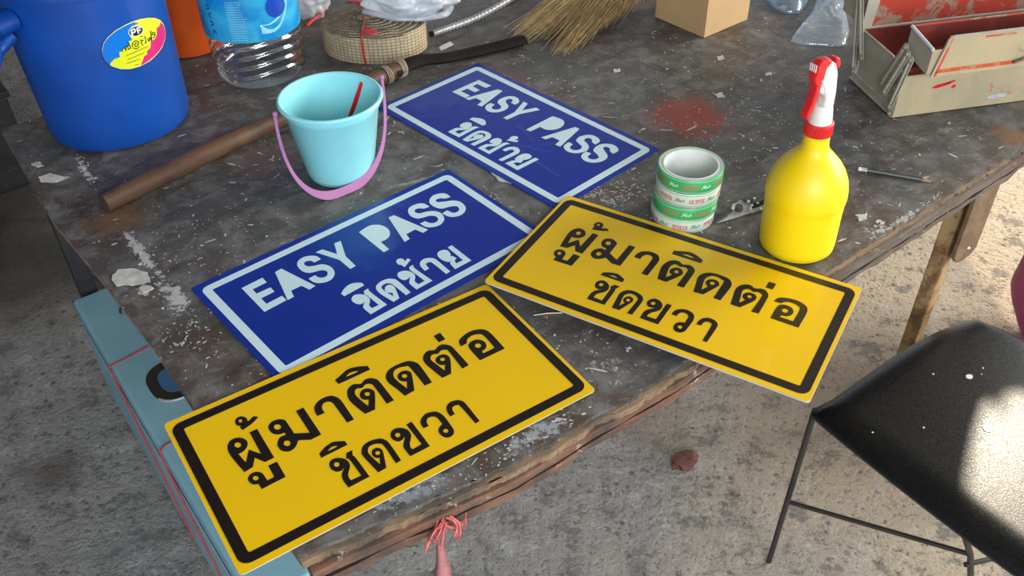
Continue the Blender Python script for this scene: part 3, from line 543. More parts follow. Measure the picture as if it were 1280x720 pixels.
film(b2, -0.262, 0.256, -0.142, 0.139, 6.0, folds=[(-0.17, 0.0, -0.12, -0.035, .003), (0.0, 0.01, 0.07, -0.02, .003), (0.07, -0.02, 0.09, -0.09, .003), (0.1, -0.06, 0.2, -0.07, .003), (0.04, -0.05, 0.12, -0.02, .002), (0.17, 0.10, 0.2, 0.05, .002), (0.2, 0.12, 0.24, 0.08, .002), (-0.25, -0.13, 0.2, -0.137, .002)])
# ------------------------------------------------------------------ light blue bucket
bc = Vector((-0.303, 1.420, TZ))
bk = thing('small_bucket', 'small light blue plastic bucket with mauve handle, holding a red strip', 'bucket', bc)
bm = bmesh.new(); h = 0.152
lathe(bm, [(0, 0.003), (0.050, 0.003), (0.055, 0.0005), (0.058, 0.004), (0.0605, 0.012), (0.0805, h - 0.022), (0.0815, h - 0.021), (0.0825, h - 0.020), (0.0840, h - 0.008), (0.0865, h - 0.007), (0.0895, h - 0.0065), (0.0905, h - 0.003), (0.0885, h), (0.0860, h + 0.0005), (0.0835, h - 0.001), (0.0815, h - 0.010), (0.0790, h - 0.024), (0.058, 0.010), (0.054, 0.006), (0, 0.006)], 72)
obj('bucket_body', bm, M['cyan'], bk, smooth=True)
PL, PR = at(343, 143, TZ + 0.143) - bc, at(477, 97, TZ + 0.143) - bc
ax = (PR - PL); mid = (PL + PR) / 2; low = at(430, 240, TZ + 0.004) - bc - mid
bm = bmesh.new(); pts = []; ws = []
for i in range(49):
    t = math.pi * i / 48; cx = -math.cos(t); sy = math.sin(t)
    q = mid + ax / 2 * (abs(cx) ** 0.93 * (1 if cx > 0 else -1)) * (1 + 0.16 * sy * sy * (1 if cx > 0 else 0.35)) + low * sy ** 0.85; q.z = max(q.z, 0.004)
    pts.append(q); ws.append(0.0026 + 0.0062 * max(0, math.sin(t)) ** 5)
nrm = ax.cross(low).normalized()
prev = None
for i, q in enumerate(pts):
    d = (pts[min(i + 1, 48)] - pts[max(i - 1, 0)]).normalized(); s = nrm; u = d.cross(s).normalized(); w_ = ws[i]
    # flat strap: wide across its own plane in the middle, thin at the pivots
    k4 = [q + s * 0.0014 + u * w_, q - s * 0.0014 + u * w_, q - s * 0.0014 - u * w_, q + s * 0.0014 - u * w_]
    vs_ = [bm.verts.new((p.x, p.y, max(p.z, 0.0012))) for p in k4]
    if prev:
        for k_ in range(4): bm.faces.new((prev[k_], prev[(k_ + 1) % 4], vs_[(k_ + 1) % 4], vs_[k_]))
    else: bm.faces.new(vs_[::-1])
    prev = vs_
bm.faces.new(prev); obj('handle', bm, M['purple'], bk, smooth=True)
for P_ in (PL, PR):
    bm = bmesh.new(); d = Vector((P_.x, P_.y, 0)).normalized(); tube(bm, [P_ - d * 0.004, P_ + d * 0.003], 0.0045, 10); obj('pivot', bm, M['purple'], bk)
bm = bmesh.new(); a_, b_ = at(454, 104, TZ + 0.140) , at(434, 160, TZ + 0.050)
d = (a_ - b_).normalized(); b_ = b_ - d * 0.02; s = d.cross(Vector((0, 1, 0.4))).normalized(); n_ = s.cross(d).normalized()
slab(bm, [b_ - s * 0.005, b_ + s * 0.005, a_ + s * 0.0055, a_ - s * 0.0050], n_, 0.004)
o = obj('scraper_strip', bm, M['red'], bevel=0.0006); tag(o, 'narrow red strip standing inside the light blue bucket', 'stick')

# ------------------------------------------------------------------ spray bottle
sc0 = Vector((0.4565, 1.176, TZ + 0.0006))
sp = thing('spray_bottle', 'yellow spray bottle with red and white trigger head', 'bottle', sc0)
bm = bmesh.new()
lathe(bm, [(0, 0.004), (0.045, 0.003), (0.053, 0.001), (0.0575, 0.006), (0.0585, 0.015), (0.0590, 0.070), (0.0597, 0.088), (0.0600, 0.091), (0.0606, 0.093), (0.0614, 0.100), (0.0608, 0.112), (0.0580, 0.126), (0.0525, 0.140), (0.0440, 0.153), (0.0345, 0.164), (0.0260, 0.173), (0.0210, 0.180), (0.0193, 0.187), (0.0186, 0.205), (0, 0.205)], 72)
obj('bottle_body', bm, M['yplastic'], sp, smooth=True)
bm = bmesh.new(); n = 84; ring = []
for (r_, z) in ((0.0190, 0.2035), (0.0200, 0.204), (0.0200, 0.2215), (0.0186, 0.2235), (0.0, 0.2235)):
    ring.append([bm.verts.new(((r_ + (0.0008 if k % 2 else 0) * (r_ > 0.0195)) * math.cos(2 * math.pi * k / n), (r_ + (0.0008 if k % 2 else 0) * (r_ > 0.0195)) * math.sin(2 * math.pi * k / n), z)) for k in range(n)] if r_ > 0 else [bm.verts.new((0, 0, z))])
for A_, B_ in zip(ring, ring[1:]):
    for k in range(n):
        l = (k + 1) % n
        bm.faces.new((A_[k], A_[l], B_[l], B_[k]) if len(B_) > 1 else (A_[k], A_[l], B_[0]))
obj('screw_collar', bm, M['red'], sp)
f2 = Vector((-0.86, -0.50, 0)).normalized(); s2 = Vector((-f2.y, f2.x, 0))    # the head points to the left and forward
def prof(bm, pts, w_, off=0.0):
    slab(bm, [f2 * x + Vector((0, 0, z)) + s2 * (off - w_ / 2) for x, z in pts], s2, w_)
bm = bmesh.new(); lathe(bm, [(0.0, 0.223), (0.0172, 0.223), (0.0165, 0.232), (0.0150, 0.245), (0.0135, 0.252), (0, 0.252)], 32); obj('neck_piece', bm, M['whitep'], sp, smooth=True)
bm = bmesh.new(); prof(bm, [(-0.011, 0.238), (0.006, 0.245), (0.005, 0.262), (0.012, 0.282), (0.019, 0.292), (0.017, 0.314), (0.006, 0.322), (-0.002, 0.316), (-0.009, 0.300), (-0.0135, 0.270), (-0.014, 0.250)], 0.017)
obj('spray_head', bm, M['whitep'], sp, bevel=0.003)
bm = bmesh.new(); tube(bm, [f2 * -0.004 + Vector((0, 0, 0.266)), f2 * 0.018 + Vector((0, 0, 0.284))], 0.0060, 16); obj('pump_cylinder', bm, M['whitep'], sp, smooth=True)
bm = bmesh.new(); prof(bm, [(0.010, 0.298), (0.030, 0.290), (0.034, 0.300), (0.032, 0.320), (0.026, 0.327), (0.014, 0.327), (0.006, 0.324)], 0.0150); obj('nozzle', bm, M['red'], sp, bevel=0.003)
for k in range(4): bm = bmesh.new(); box(bm, f2 * 0.0345 + s2 * (-0.005 + 0.0034 * k) + Vector((0, 0, 0.3175)), (0.0012, 0.0012, 0.011)); obj('nozzle_rib', bm, M['whitep'], sp)
bm = bmesh.new(); prof(bm, [(0.018, 0.296), (0.027, 0.292), (0.028, 0.276), (0.031, 0.262), (0.036, 0.248), (0.037, 0.240), (0.031, 0.238), (0.026, 0.248), (0.022, 0.262), (0.019, 0.278)], 0.0135); obj('trigger', bm, M['red'], sp, bevel=0.002)
bm = bmesh.new(); prof(bm, [(-0.004, 0.311), (-0.010, 0.304), (-0.013, 0.311), (-0.009, 0.322), (-0.001, 0.325)], 0.014); obj('rear_cap', bm, M['red'], sp, bevel=0.002)
sp.rotation_euler = (0, -0.024, 0)

# ------------------------------------------------------------------ tape rolls
M['tape_green'] = basic('green_printed_tape', (0.030, 0.42, 0.125), 0.3, var=0.05, coat=0.4)
M['tape_white'] = basic('pale_printed_tape', (0.60, 0.66, 0.58), 0.3, var=0.04, coat=0.4)
M['tape_core'] = basic('white_card_core', (0.74, 0.78, 0.74), 0.6)
M['tape_side'] = basic('clear_tape_edge', (0.42, 0.58, 0.48), 0.3, coat=0.5)
M['ink_red'] = basic('red_ink', (0.62, 0.12, 0.12), 0.5); M['ink_pale'] = basic('pale_ink', (0.55, 0.78, 0.58), 0.5); M['ink_green'] = basic('green_ink', (0.10, 0.38, 0.16), 0.5)
def wrap(bm, r, a0, z0, strokes, s, slant=0.0):
    """little strokes laid on a cylinder: (x0,y0,x1,y1) in units of s"""
    for (x0, y0, x1, y1) in strokes:
        d = Vector((x1 - x0, y1 - y0)); 
        if d.length < 1e-6: continue
        n_ = Vector((-d.y, d.x)).normalized() * 0.075
        q = []
        for (x, y) in ((x0 + n_.x, y0 + n_.y), (x1 + n_.x, y1 + n_.y), (x1 - n_.x, y1 - n_.y), (x0 - n_.x, y0 - n_.y)):
            a = a0 + (x + slant * y) * s / r; q.append(bm.verts.new((r * math.cos(a), r * math.sin(a), z0 + y * s)))
        bm.faces.new(q)
HAN = [[(0, .9, 1, .9), (.5, 1, .5, 0), (0, .5, 1, .5), (0, 0, 1, 0), (.15, .9, .15, .5), (.85, .9, .85, .5)],
       [(0, 1, 0, 0), (0, 1, .4, 1), (.4, 1, .4, 0), (0, .5, .4, .5), (.55, .8, 1, .8), (.75, 1, .75, 0), (.55, .35, 1, .35), (.6, 0, 1, .1)],
       [(.2, 1, 0, .6), (.15, .7, .15, 0), (.4, .85, 1, .85), (.45, .5, .95, .5), (.7, 1, .7, 0), (.4, .1, 1, .1), (.4, .3, .4, .1), (1, .3, 1, .1)]]
SCR = [(0, 0, .3, 1), (.3, 1, .45, .2), (.45, .2, .7, .9), (.7, .9, .8, .1), (.8, .1, 1.1, .6), (1.1, .6, 1.3, .1), (1.3, .1, 1.6, .8), (1.6, .8, 1.8, .2)]
tc = Vector((0.290, 1.262, TZ)); camang = math.atan2(-tc.y, -tc.x)
RH = 0.0248
def tape(i, dx, dy, label, green, grp='rolls of packing tape in the stack'):
    t_ = thing('tape_roll', label, 'tape', tc + Vector((dx, dy, i * (RH + 0.0002))), R.uniform(-0.1, 0.1), grp)
    bm = bmesh.new(); r1, r0 = 0.0525, 0.0455
    lathe(bm, [(r0, 0.0006), (r1 - 0.0006, 0.0), (r1, 0.0008), (r1, RH - 0.0008), (r1 - 0.0006, RH), (r0, RH - 0.0006), (r0, 0.0006)], 72)
    o = obj('wound_tape', bm, [M['tape_green' if green else 'tape_white'], M['tape_side']], t_, smooth=True)
    for p_ in o.data.polygons:
        if abs(p_.normal.z) > 0.7: p_.material_index = 1
    bm = bmesh.new(); lathe(bm, [(r0 - 0.0025, 0.0), (r0 - 0.0002, 0.0), (r0 - 0.0002, RH), (r0 - 0.0025, RH), (r0 - 0.0025, 0.0)], 72); obj('core', bm, M['tape_core'], t_, smooth=True)
    # thin border lines and the print
    bm = bmesh.new()
    for z in ((0.0022, 0.0030), (RH - 0.003, RH - 0.0022)): lathe(bm, [(r1 + 0.0001, z[0]), (r1 + 0.0002, z[0]), (r1 + 0.0002, z[1]), (r1 + 0.0001, z[1])], 72)
    obj('printed_line', bm, M['ink_pale' if green else 'tape_green'], t_)
    a = camang - 1.2 + (0.5 * i % 0.7)
    for rep in range(3):
        for k in range(3):
            bm = bmesh.new(); wrap(bm, r1 + 0.0003, a + k * 0.17, 0.008, HAN[(k + i) % 3], 0.0075, 0.1); obj('printed_character', bm, M['ink_red'], t_)
        bm = bmesh.new(); wrap(bm, r1 + 0.0003, a + 0.58, 0.008, SCR, 0.0085, 0.2); a += 1.02; obj('printed_script', bm, M['ink_pale' if green else 'ink_green'], t_)
tape(0, -0.003, 0.000, 'roll of tape with pale print, bottom one of the stack', False)
tape(1, -0.001, -0.001, 'roll of tape with green print, second from the bottom of the stack', True)
tape(2, 0.0015, 0.001, 'roll of tape with pale print, just under the topmost roll', False)
tape(3, 0.0025, 0.002, 'roll of tape with green print, topmost of the stack by the spray bottle', True)

# ------------------------------------------------------------------ blue paint bucket, orange one behind
bb = Vector((-0.764, 1.626, TZ))
b5 = thing('paint_bucket', 'big blue plastic paint bucket with an oval sticker', 'bucket', bb)
bm = bmesh.new(); H5 = 0.37
def rad5(z): return 0.131 + 0.012 * (z / H5) ** 0.9
pr = [(0, 0.004), (0.112, 0.004), (0.121, 0.001), (0.128, 0.005), (0.1315, 0.014)] + [(rad5(z), z) for z in (0.05, 0.1, 0.15, 0.2, 0.25, 0.292)] + [(0.1435, 0.293), (0.1440, 0.296), (0.1440, 0.31), (0.1425, 0.313), (0.1425, 0.35), (0.148, 0.353), (0.149, 0.365), (0.147, H5), (0.139, H5), (0.137, 0.36), (0.126, 0.02), (0, 0.01)]
lathe(bm, pr, 96); obj('bucket_body', bm, M['bluebucket'], b5, smooth=True)
# carrying lug at the left side
bm = bmesh.new(); ld = (at(4, 18, TZ + 0.275) - bb); ld.z = 0; ld.normalize(); ls = Vector((-ld.y, ld.x, 0))
tube(bm, [ld * 0.142 + Vector((0, 0, 0.262)), ld * 0.160 + Vector((0, 0, 0.262)), ld * 0.178 + Vector((0, 0, 0.260))], [0.024, 0.023, 0.020], 20, flat=(1, 0.8)); obj('handle_lug', bm, M['bluebucket'], b5, smooth=True)
bm = bmesh.new(); tube(bm, catmull([ld * 0.150 + Vector((0, 0, 0.236)), ld * 0.185 + Vector((0, 0, 0.222)), ld * 0.23 + ls * 0.03 + Vector((0, 0, 0.215)), ld * 0.26 + ls * -0.03 + Vector((0, 0, 0.26))], 6), 0.011, 10); obj('handle', bm, M['bluebucket'], b5, smooth=True)
# sticker wrapped on the wall
sa = math.atan2(*(lambda q: (q.y, q.x))(Vector((at(167, 55, TZ + 0.19) - bb)[:])))
def wallpt(ca, cz, du, dv, off):
    z = cz + dv; r_ = rad5(z) + off; a = ca + du / 0.138
    return Vector((r_ * math.cos(a), r_ * math.sin(a), z))
def cyl_patch(name, poly, mat, parent, ca, cz, off, n=3, hole=None):
    bm = bmesh.new(); bmx = bmesh.new()
    vs_ = [bmx.verts.new((x, y, 0)) for x, y in poly]; bmx.faces.new(vs_)
    bmesh.ops.triangulate(bmx, faces=bmx.faces[:]); bmesh.ops.subdivide_edges(bmx, edges=[e for e in bmx.edges if e.calc_length() > 0.006], cuts=n, use_grid_fill=False)
    bmesh.ops.triangulate(bmx, faces=bmx.faces[:])
    for v in bmx.verts: v.co = wallpt(ca, cz, v.co.x, v.co.y, off)
    bm.free(); return obj(name, bmx, mat, parent)
# the photograph's ray hits the wall here
def hit_wall(px, py):
    o_ = CAM; d = (RT * ((px - 640) / FPX) - UP * ((py - 360) / FPX) + fw).normalized(); t = 0.8
    while t < 3:
        q = o_ + d * t; r_ = math.hypot(q.x - bb.x, q.y - bb.y)
        if r_ < rad5(max(0, min(H5, q.z - TZ))): break
        t += 0.0005
    a = math.atan2(q.y - bb.y, q.x - bb.x); return a, q.z - TZ
sa, sz = hit_wall(167, 54)
def S(px, py): a, z = hit_wall(px, py); return ((a - sa) * 0.138, z - sz)
zx = lambda pts: [S(110 + x / 8, 10 + y / 8) for x, y in pts]
def ell(cx, cy, a, b, rot, n=40): return [(cx + a * math.cos(t) * math.cos(rot) - b * math.sin(t) * math.sin(rot), cy + a * math.cos(t) * math.sin(rot) + b * math.sin(t) * math.cos(rot)) for t in [2 * math.pi * i / n for i in range(n)]]
M['st_black'] = basic('sticker_black', (0.008, 0.008, 0.010), 0.3); M['st_white'] = basic('sticker_white', (0.75, 0.75, 0.72), 0.3)
M['st_yellow'] = basic('sticker_yellow', (0.68, 0.74, 0.02), 0.3, var=0.02); M['st_blue'] = basic('sticker_blue', (0.003, 0.17, 0.62), 0.3, var=0.02); M['st_mag'] = basic('sticker_magenta', (0.60, 0.02, 0.17), 0.3, var=0.02)
E1 = [(370, 160), (440, 128), (520, 103), (600, 90), (670, 92), (725, 112), (762, 155), (782, 220), (780, 300), (755, 380), (700, 460), (620, 535), (520, 590), (420, 618), (320, 618), (230, 590), (170, 540), (136, 480), (128, 420), (145, 350), (190, 285), (270, 215)]
def shrink(P, k):
    cx = sum(p[0] for p in P) / len(P); cy = sum(p[1] for p in P) / len(P); return [(cx + (x - cx) * k, cy + (y - cy) * k) for x, y in P]
stk = cyl_patch('sticker', zx(E1), M['st_black'], b5, sa, sz, 0.0003)
cyl_patch('sticker_ring', zx(shrink(E1, 0.972)), M['st_white'], stk, sa, sz, 0.0005)
cyl_patch('sticker_field', zx(shrink(E1, 0.952)), M['st_yellow'], stk, sa, sz, 0.0007)
E2 = shrink(E1, 0.952)
cyl_patch('sticker_field', zx([(510, 150), (430, 185), (400, 250), (430, 300), (440, 320), (405, 330), (410, 380), (345, 405), (340, 430), (310, 440), (318, 490), (260, 510), (225, 545), (218, 570), (165, 520), (143, 465), (142, 415), (160, 350), (205, 288), (285, 222), (380, 170), (450, 140)]), M['st_blue'], stk, sa, sz, 0.0009)
cyl_patch('sticker_field', zx([(722, 140), (750, 170), (770, 225), (767, 300), (743, 372), (690, 448), (610, 522), (540, 565), (525, 570), (545, 520), (560, 480), (590, 460), (585, 430), (620, 400), (625, 330), (665, 310), (685, 260), (682, 200), (710, 180)]), M['st_mag'], stk, sa, sz, 0.0009)
cyl_patch('sticker_badge', zx(ell(475, 230, 78, 52, -0.28)), M['st_white'], stk, sa, sz, 0.0010)
cyl_patch('sticker_badge', zx(ell(475, 230, 70, 45, -0.28)), M['st_black'], stk, sa, sz, 0.0011)
def stroke_patch(strokes, w_, mat, name, off=0.0013):
    bm = bmesh.new()
    for P in strokes:
        for (a, b) in zip(P, P[1:]):
            d = Vector((b[0] - a[0], b[1] - a[1])); 
            if d.length < 1e-5: continue
            n_ = Vector((-d.y, d.x)).normalized() * w_ / 2; e = d.normalized() * w_ * 0.25
            q = [(a[0] - e.x + n_.x, a[1] - e.y + n_.y), (b[0] + e.x + n_.x, b[1] + e.y + n_.y), (b[0] + e.x - n_.x, b[1] + e.y - n_.y), (a[0] - e.x - n_.x, a[1] - e.y - n_.y)]
            bm.faces.new([bm.verts.new(wallpt(sa, sz, *S(110 + x / 8, 10 + y / 8), off)) for x, y in q])
    return obj(name, bm, mat, stk)
stroke_patch([[(440, 270), (425, 222)], [(425, 222), (455, 208), (470, 222), (460, 240), (432, 248)], [(500, 250), (485, 202), (525, 188)], [(492, 226), (518, 217)]], 15, M['st_white'], 'lettering')
stroke_patch([[(345, 435), (340, 405), (362, 395), (378, 425)], [(378, 425), (372, 385), (392, 375), (400, 412), (425, 400), (405, 355), (395, 340)], [(440, 385), (442, 350), (470, 325), (500, 335), (500, 365), (475, 385), (462, 370), (470, 350), (485, 352)], [(445, 395), (480, 408), (510, 385)], [(515, 320), (545, 318), (525, 340), (545, 372)], [(520, 285), (540, 278)], [(562, 345), (570, 350), (578, 335), (560, 280)], [(590, 300), (605, 335), (612, 290), (632, 328), (622, 225)], [(640, 300), (660, 290), (665, 250), (640, 240), (636, 262), (655, 268)]], 8, M['st_black'], 'lettering')
M['st_ink'] = basic('sticker_fine_ink', (0.10, 0.11, 0.03), 0.4)
fs = []
for (x0, y0, x1, y1) in ((375, 482, 600, 385), (390, 520, 560, 450), (385, 558, 520, 510), (465, 575, 520, 562)):
    n = int(abs(x1 - x0) / 14)
    for k in range(n):
        x, y = x0 + (x1 - x0) * k / n, y0 + (y1 - y0) * k / n; fs.append([(x, y), (x + 3, y - 12), (x + 8, y - 2), (x + 10, y - 12)] if k % 2 else [(x, y - 3), (x + 8, y - 8), (x + 7, y - 14)])
stroke_patch(fs, 3.5, M['st_ink'], 'fine_print')

oc = Vector((-0.715, 1.965, TZ))
ob = thing('orange_bucket', 'orange plastic bucket standing behind the blue paint bucket', 'bucket', oc)
bm = bmesh.new(); lathe(bm, [(0, 0.003), (0.080, 0.002), (0.086, 0.006), (0.100, 0.2), (0.104, 0.23), (0.109, 0.232), (0.109, 0.24), (0.100, 0.24), (0.083, 0.008), (0, 0.008)], 64); obj('bucket_body', bm, M['orange'], ob, smooth=True)
bm = bmesh.new(); lathe(bm, [(0.1025, 0.206), (0.106, 0.206), (0.106, 0.212), (0.1025, 0.212)], 64); obj('rib', bm, M['orange'], ob, smooth=True)

# ------------------------------------------------------------------ water bottle
wc = Vector((-0.522, 1.815, TZ))
wb = thing('water_bottle', 'large clear plastic water bottle with a blue label', 'bottle', wc)
m, t, p = nt('clear_bottle_plastic'); p.inputs['Base Color'].default_value = (0.93, 0.96, 0.97, 1); p.inputs['Roughness'].default_value = 0.08; p.inputs['Transmission Weight'].default_value = 0.0
out = t.nodes['Material Output']; tr = N(t, 'ShaderNodeBsdfTransparent'); tr.inputs[0].default_value = (0.88, 0.90, 0.90, 1); p = N(t, 'ShaderNodeBsdfGlossy'); p.inputs['Roughness'].default_value = 0.10; fz = N(t, 'ShaderNodeLayerWeight'); fz.inputs[0].default_value = 0.35
mx = N(t, 'ShaderNodeMixShader'); L(t, ramp(t, fz.outputs['Facing'], [(0.0, 0.17), (0.7, 0.28), (1.0, 0.85)]), mx.inputs[0]); L(t, tr.outputs[0], mx.inputs[1]); L(t, p.outputs[0], mx.inputs[2]); L(t, mx.outputs[0], out.inputs[0]); M['pet'] = m
bm = bmesh.new(); n = 96; rings = []
prof_ = []
z = 0.0
zz = [0.0005, 0.002, 0.008, 0.018, 0.028] + [0.028 + 0.0035 * i for i in range(1, 32)] + [0.14, 0.142, 0.23, 0.25, 0.27, 0.285, 0.30, 0.305, 0.33]
for z in zz:
    row = []
    for k in range(n):
        a = 2 * math.pi * k / n
        r_ = 0.0935 + 0.003 * min(1, z / 0.14)
        if z < 0.02: r_ = 0.066 + (r_ - 0.066) * math.sqrt(max(0, 1 - (1 - min(z / 0.026, 1)) ** 2))
        elif z < 0.028: r_ *= 0.998
        if 0.03 < z < 0.135:
            ph = (z - 0.03) / 0.021 + 0.28 * math.sin(3 * a + 1.0); f_ = ph - math.floor(ph)
            r_ -= 0.0065 * math.exp(-((f_ - 0.5) / 0.14) ** 2)
        if z > 0.23: r_ = 0.097 - 0.078 * min(1, (z - 0.23) / 0.07) ** 1.3
        row.append(bm.verts.new((r_ * math.cos(a), r_ * math.sin(a), z)))
    rings.append(row)
for A_, B_ in zip(rings, rings[1:]):
    for k in range(n): l = (k + 1) % n; bm.faces.new((A_[k], A_[l], B_[l], B_[k]))
bm.faces.new(rings[0][::-1]); obj('bottle_body', bm, M['pet'], wb, smooth='all')
bm = bmesh.new(); lathe(bm, [(0, 0.326), (0.021, 0.326), (0.021, 0.345), (0.019, 0.347), (0, 0.347)], 32); obj('cap', bm, M['whitep'], wb, smooth=True)
m, t, p = nt('blue_bottle_label'); v = coords(t); a_ = noise_(t, 14, 4, 0.5, v, 0.8); sx = N(t, 'ShaderNodeSeparateXYZ'); L(t, v, sx.inputs[0])
L(t, mix(t, ramp(t, a_, [(0.40, 0.0), (0.62, 1.0)]), (0.006, 0.23, 0.56), (0.04, 0.42, 0.66)), p.inputs['Base Color']); p.inputs['Roughness'].default_value = 0.3; M['wlabel'] = m
bm = bmesh.new(); lathe(bm, [(0.0975, 0.112), (0.0985, 0.112), (0.0985, 0.228), (0.0975, 0.228), (0.0975, 0.112)], 96); lab = obj('label', bm, M['wlabel'], wb, smooth=True)
wa = math.atan2(-wc.y, -wc.x)
def wl(ca, u, z, off=0.0): r_ = 0.0987 + off; a = ca + u / 0.0987; return (r_ * math.cos(a), r_ * math.sin(a), z)
M['w_dark'] = basic('label_royal_blue', (0.008, 0.06, 0.45), 0.3); M['w_pale'] = basic('label_pale_blue', (0.30, 0.66, 0.82), 0.3, var=0.1, vs_=60); M['w_fine'] = basic('label_fine_text', (0.10, 0.45, 0.70), 0.3)
def wpoly(name, P, mat, off):
    bm = bmesh.new(); c_ = (sum(p[0] for p in P) / len(P), sum(p[1] for p in P) / len(P)); cv = bm.verts.new(wl(wa, c_[0], c_[1], off)); vs_ = []
    for i in range(len(P)):
        a, b = P[i], P[(i + 1) % len(P)]
        for j in range(3): vs_.append(bm.verts.new(wl(wa, a[0] + (b[0] - a[0]) * j / 3, a[1] + (b[1] - a[1]) * j / 3, off)))
    bm.verts.remove(cv); bmesh.ops.triangulate(bm, faces=[bm.faces.new(vs_)]); return obj(name, bm, mat, lab)
wpoly('label_disc', ell(0.052, 0.175, 0.022, 0.022, 0, 24), M['w_dark'], 0.0012)
wpoly('label_ribbon', [(0.014, 0.128), (0.027, 0.1255), (0.040, 0.126), (0.052, 0.131), (0.062, 0.140), (0.072, 0.153), (0.080, 0.168), (0.085, 0.190), (0.076, 0.176), (0.066, 0.161), (0.056, 0.151), (0.045, 0.145), (0.034, 0.1425), (0.012, 0.144), (0.018, 0.136)], M['w_pale'], 0.0008)
bm = bmesh.new()
for r_ in range(17):
    u = -0.046
    while u < -0.046 + R.uniform(0.026, 0.034):
        du = R.uniform(0.001, 0.004); z = 0.118 + r_ * 0.0048
        bm.faces.new([bm.verts.new(wl(wa, *q, 0.0008)) for q in ((u, z), (u + du, z), (u + du, z + 0.0018), (u, z + 0.0018))]); u += du + 0.0008
obj('fine_print', bm, M['w_pale'], lab)
bm = bmesh.new()
for P in ([(-0.088, 0.125), (-0.086, 0.135), (-0.078, 0.130)], [(-0.090, 0.143), (-0.082, 0.147), (-0.084, 0.153), (-0.091, 0.150)], [(-0.084, 0.158), (-0.091, 0.165), (-0.083, 0.170)], [(-0.092, 0.176), (-0.084, 0.180), (-0.092, 0.186)]):
    for a, b in zip(P, P[1:]):
        d = Vector((b[0] - a[0], b[1] - a[1])).normalized() * 0.0012; bm.faces.new([bm.verts.new(wl(wa, *q, 0.0009)) for q in ((a[0] - d.y, a[1] + d.x), (b[0] - d.y, b[1] + d.x), (b[0] + d.y, b[1] - d.x), (a[0] + d.y, a[1] - d.x))])
obj('lettering', bm, M['w_dark'], lab)

# ------------------------------------------------------------------ rolled webbing strap
rc = Vector((-0.287, 1.930, TZ))
wr = thing('webbing_roll', 'rolled beige woven lifting strap tied with red string', 'strap', rc, math.radians(-5))
m, t, p = nt('woven_webbing'); uvn = N(t, 'ShaderNodeUVMap'); mp = N(t, 'ShaderNodeMapping'); L(t, uvn.outputs[0], mp.inputs[0])
br = N(t, 'ShaderNodeTexBrick'); br.inputs['Scale'].default_value = 1.0; L(t, mp.outputs[0], br.inputs['Vector']); br.offset = 0.0; br.inputs['Color1'].default_value = (0.60, 0.50, 0.32, 1); br.inputs['Color2'].default_value = (0.50, 0.41, 0.26, 1); br.inputs['Mortar'].default_value = (0.22, 0.165, 0.10, 1)
br.inputs['Brick Width'].default_value = 0.0095; br.inputs['Row Height'].default_value = 0.0068; br.inputs['Mortar Size'].default_value = 0.0009; br.inputs['Mortar Smooth'].default_value = 0.3
cm = mix(t, ramp(t, noise_(t, 25, 6, 0.7, coords(t)), [(0.5, 0.0), (0.75, 0.6)]), br.outputs['Color'], (0.26, 0.17, 0.08))
L(t, cm, p.inputs['Base Color']); p.inputs['Roughness'].default_value = 0.9; bump(t, p, br.outputs['Fac'], -0.6, 0.002); M['web'] = m
M['webedge'] = basic('webbing_edge', (0.24, 0.195, 0.125), 0.9, var=0.25, vs_=70, bs=0.5, bsc=200)
def strap(P, th, z0, h_, name, jz):
    bm = bmesh.new(); uvl = bm.loops.layers.uv.new('UVMap'); prev = None; s_ = 0; fs_ = []
    for i, q in enumerate(P):
        d = (P[min(i + 1, len(P) - 1)] - P[max(i - 1, 0)]); d = d.normalized(); n_ = Vector((d.y, -d.x)); a = q + n_ * th / 2; b = q - n_ * th / 2; dz = jz(i)
        if i: s_ += (P[i] - P[i - 1]).length
        r_ = [bm.verts.new((a.x, a.y, z0)), bm.verts.new((a.x, a.y, z0 + h_ + dz - 0.0008)), bm.verts.new((q.x, q.y, z0 + h_ + dz)), bm.verts.new((b.x, b.y, z0 + h_ + dz - 0.0008)), bm.verts.new((b.x, b.y, z0))]
        if prev:
            for k in range(5):
                f_ = bm.faces.new((prev[k], prev[(k + 1) % 5], r_[(k + 1) % 5], r_[k])); f_.material_index = 0 if k in (0, 3) else 1
                for lp in f_.loops:
                    at_now = lp.vert in r_; lp[uvl].uv = (s_ if at_now else s_ - (P[i] - P[i - 1]).length, lp.vert.co.z)
        else: bm.faces.new(r_[::-1]).material_index = 1
        prev = r_
    bm.faces.new(prev).material_index = 1
    return obj(name, bm, [M['web'], M['webedge']], wr, smooth=True)
P = []; turns = 8.6; nseg = 620
for i in range(nseg + 1):
    f_ = i / nseg; k_ = 1 - f_ * 0.80; a = -0.9 - 2 * math.pi * turns * f_
    x, y = 0.118 * k_ * math.cos(a), 0.086 * (k_ ** 1.15) * math.sin(a)
    x -= 0.030 * f_; y += 0.012 * f_
    P.append(Vector((x, y)))
strap(P, 0.0090, 0.0008, 0.058, 'webbing', lambda i: 0.0030 * noise.noise(Vector((P[i].x * 30, P[i].y * 30, i * 0.002))) + 0.004 * (i / nseg))
bm = bmesh.new(); yf = -0.087
k0 = [(-0.010, yf - 0.001, 0.002), (-0.011, yf - 0.0035, 0.020), (-0.012, yf - 0.003, 0.055), (-0.012, yf + 0.006, 0.066), (-0.016, -0.05, 0.066), (-0.020, -0.015, 0.067), (-0.030, 0.01, 0.067)]
tube(bm, catmull(k0, 6), 0.0028, 8); obj('string_tie', bm, M['redstring'], wr, smooth=True)
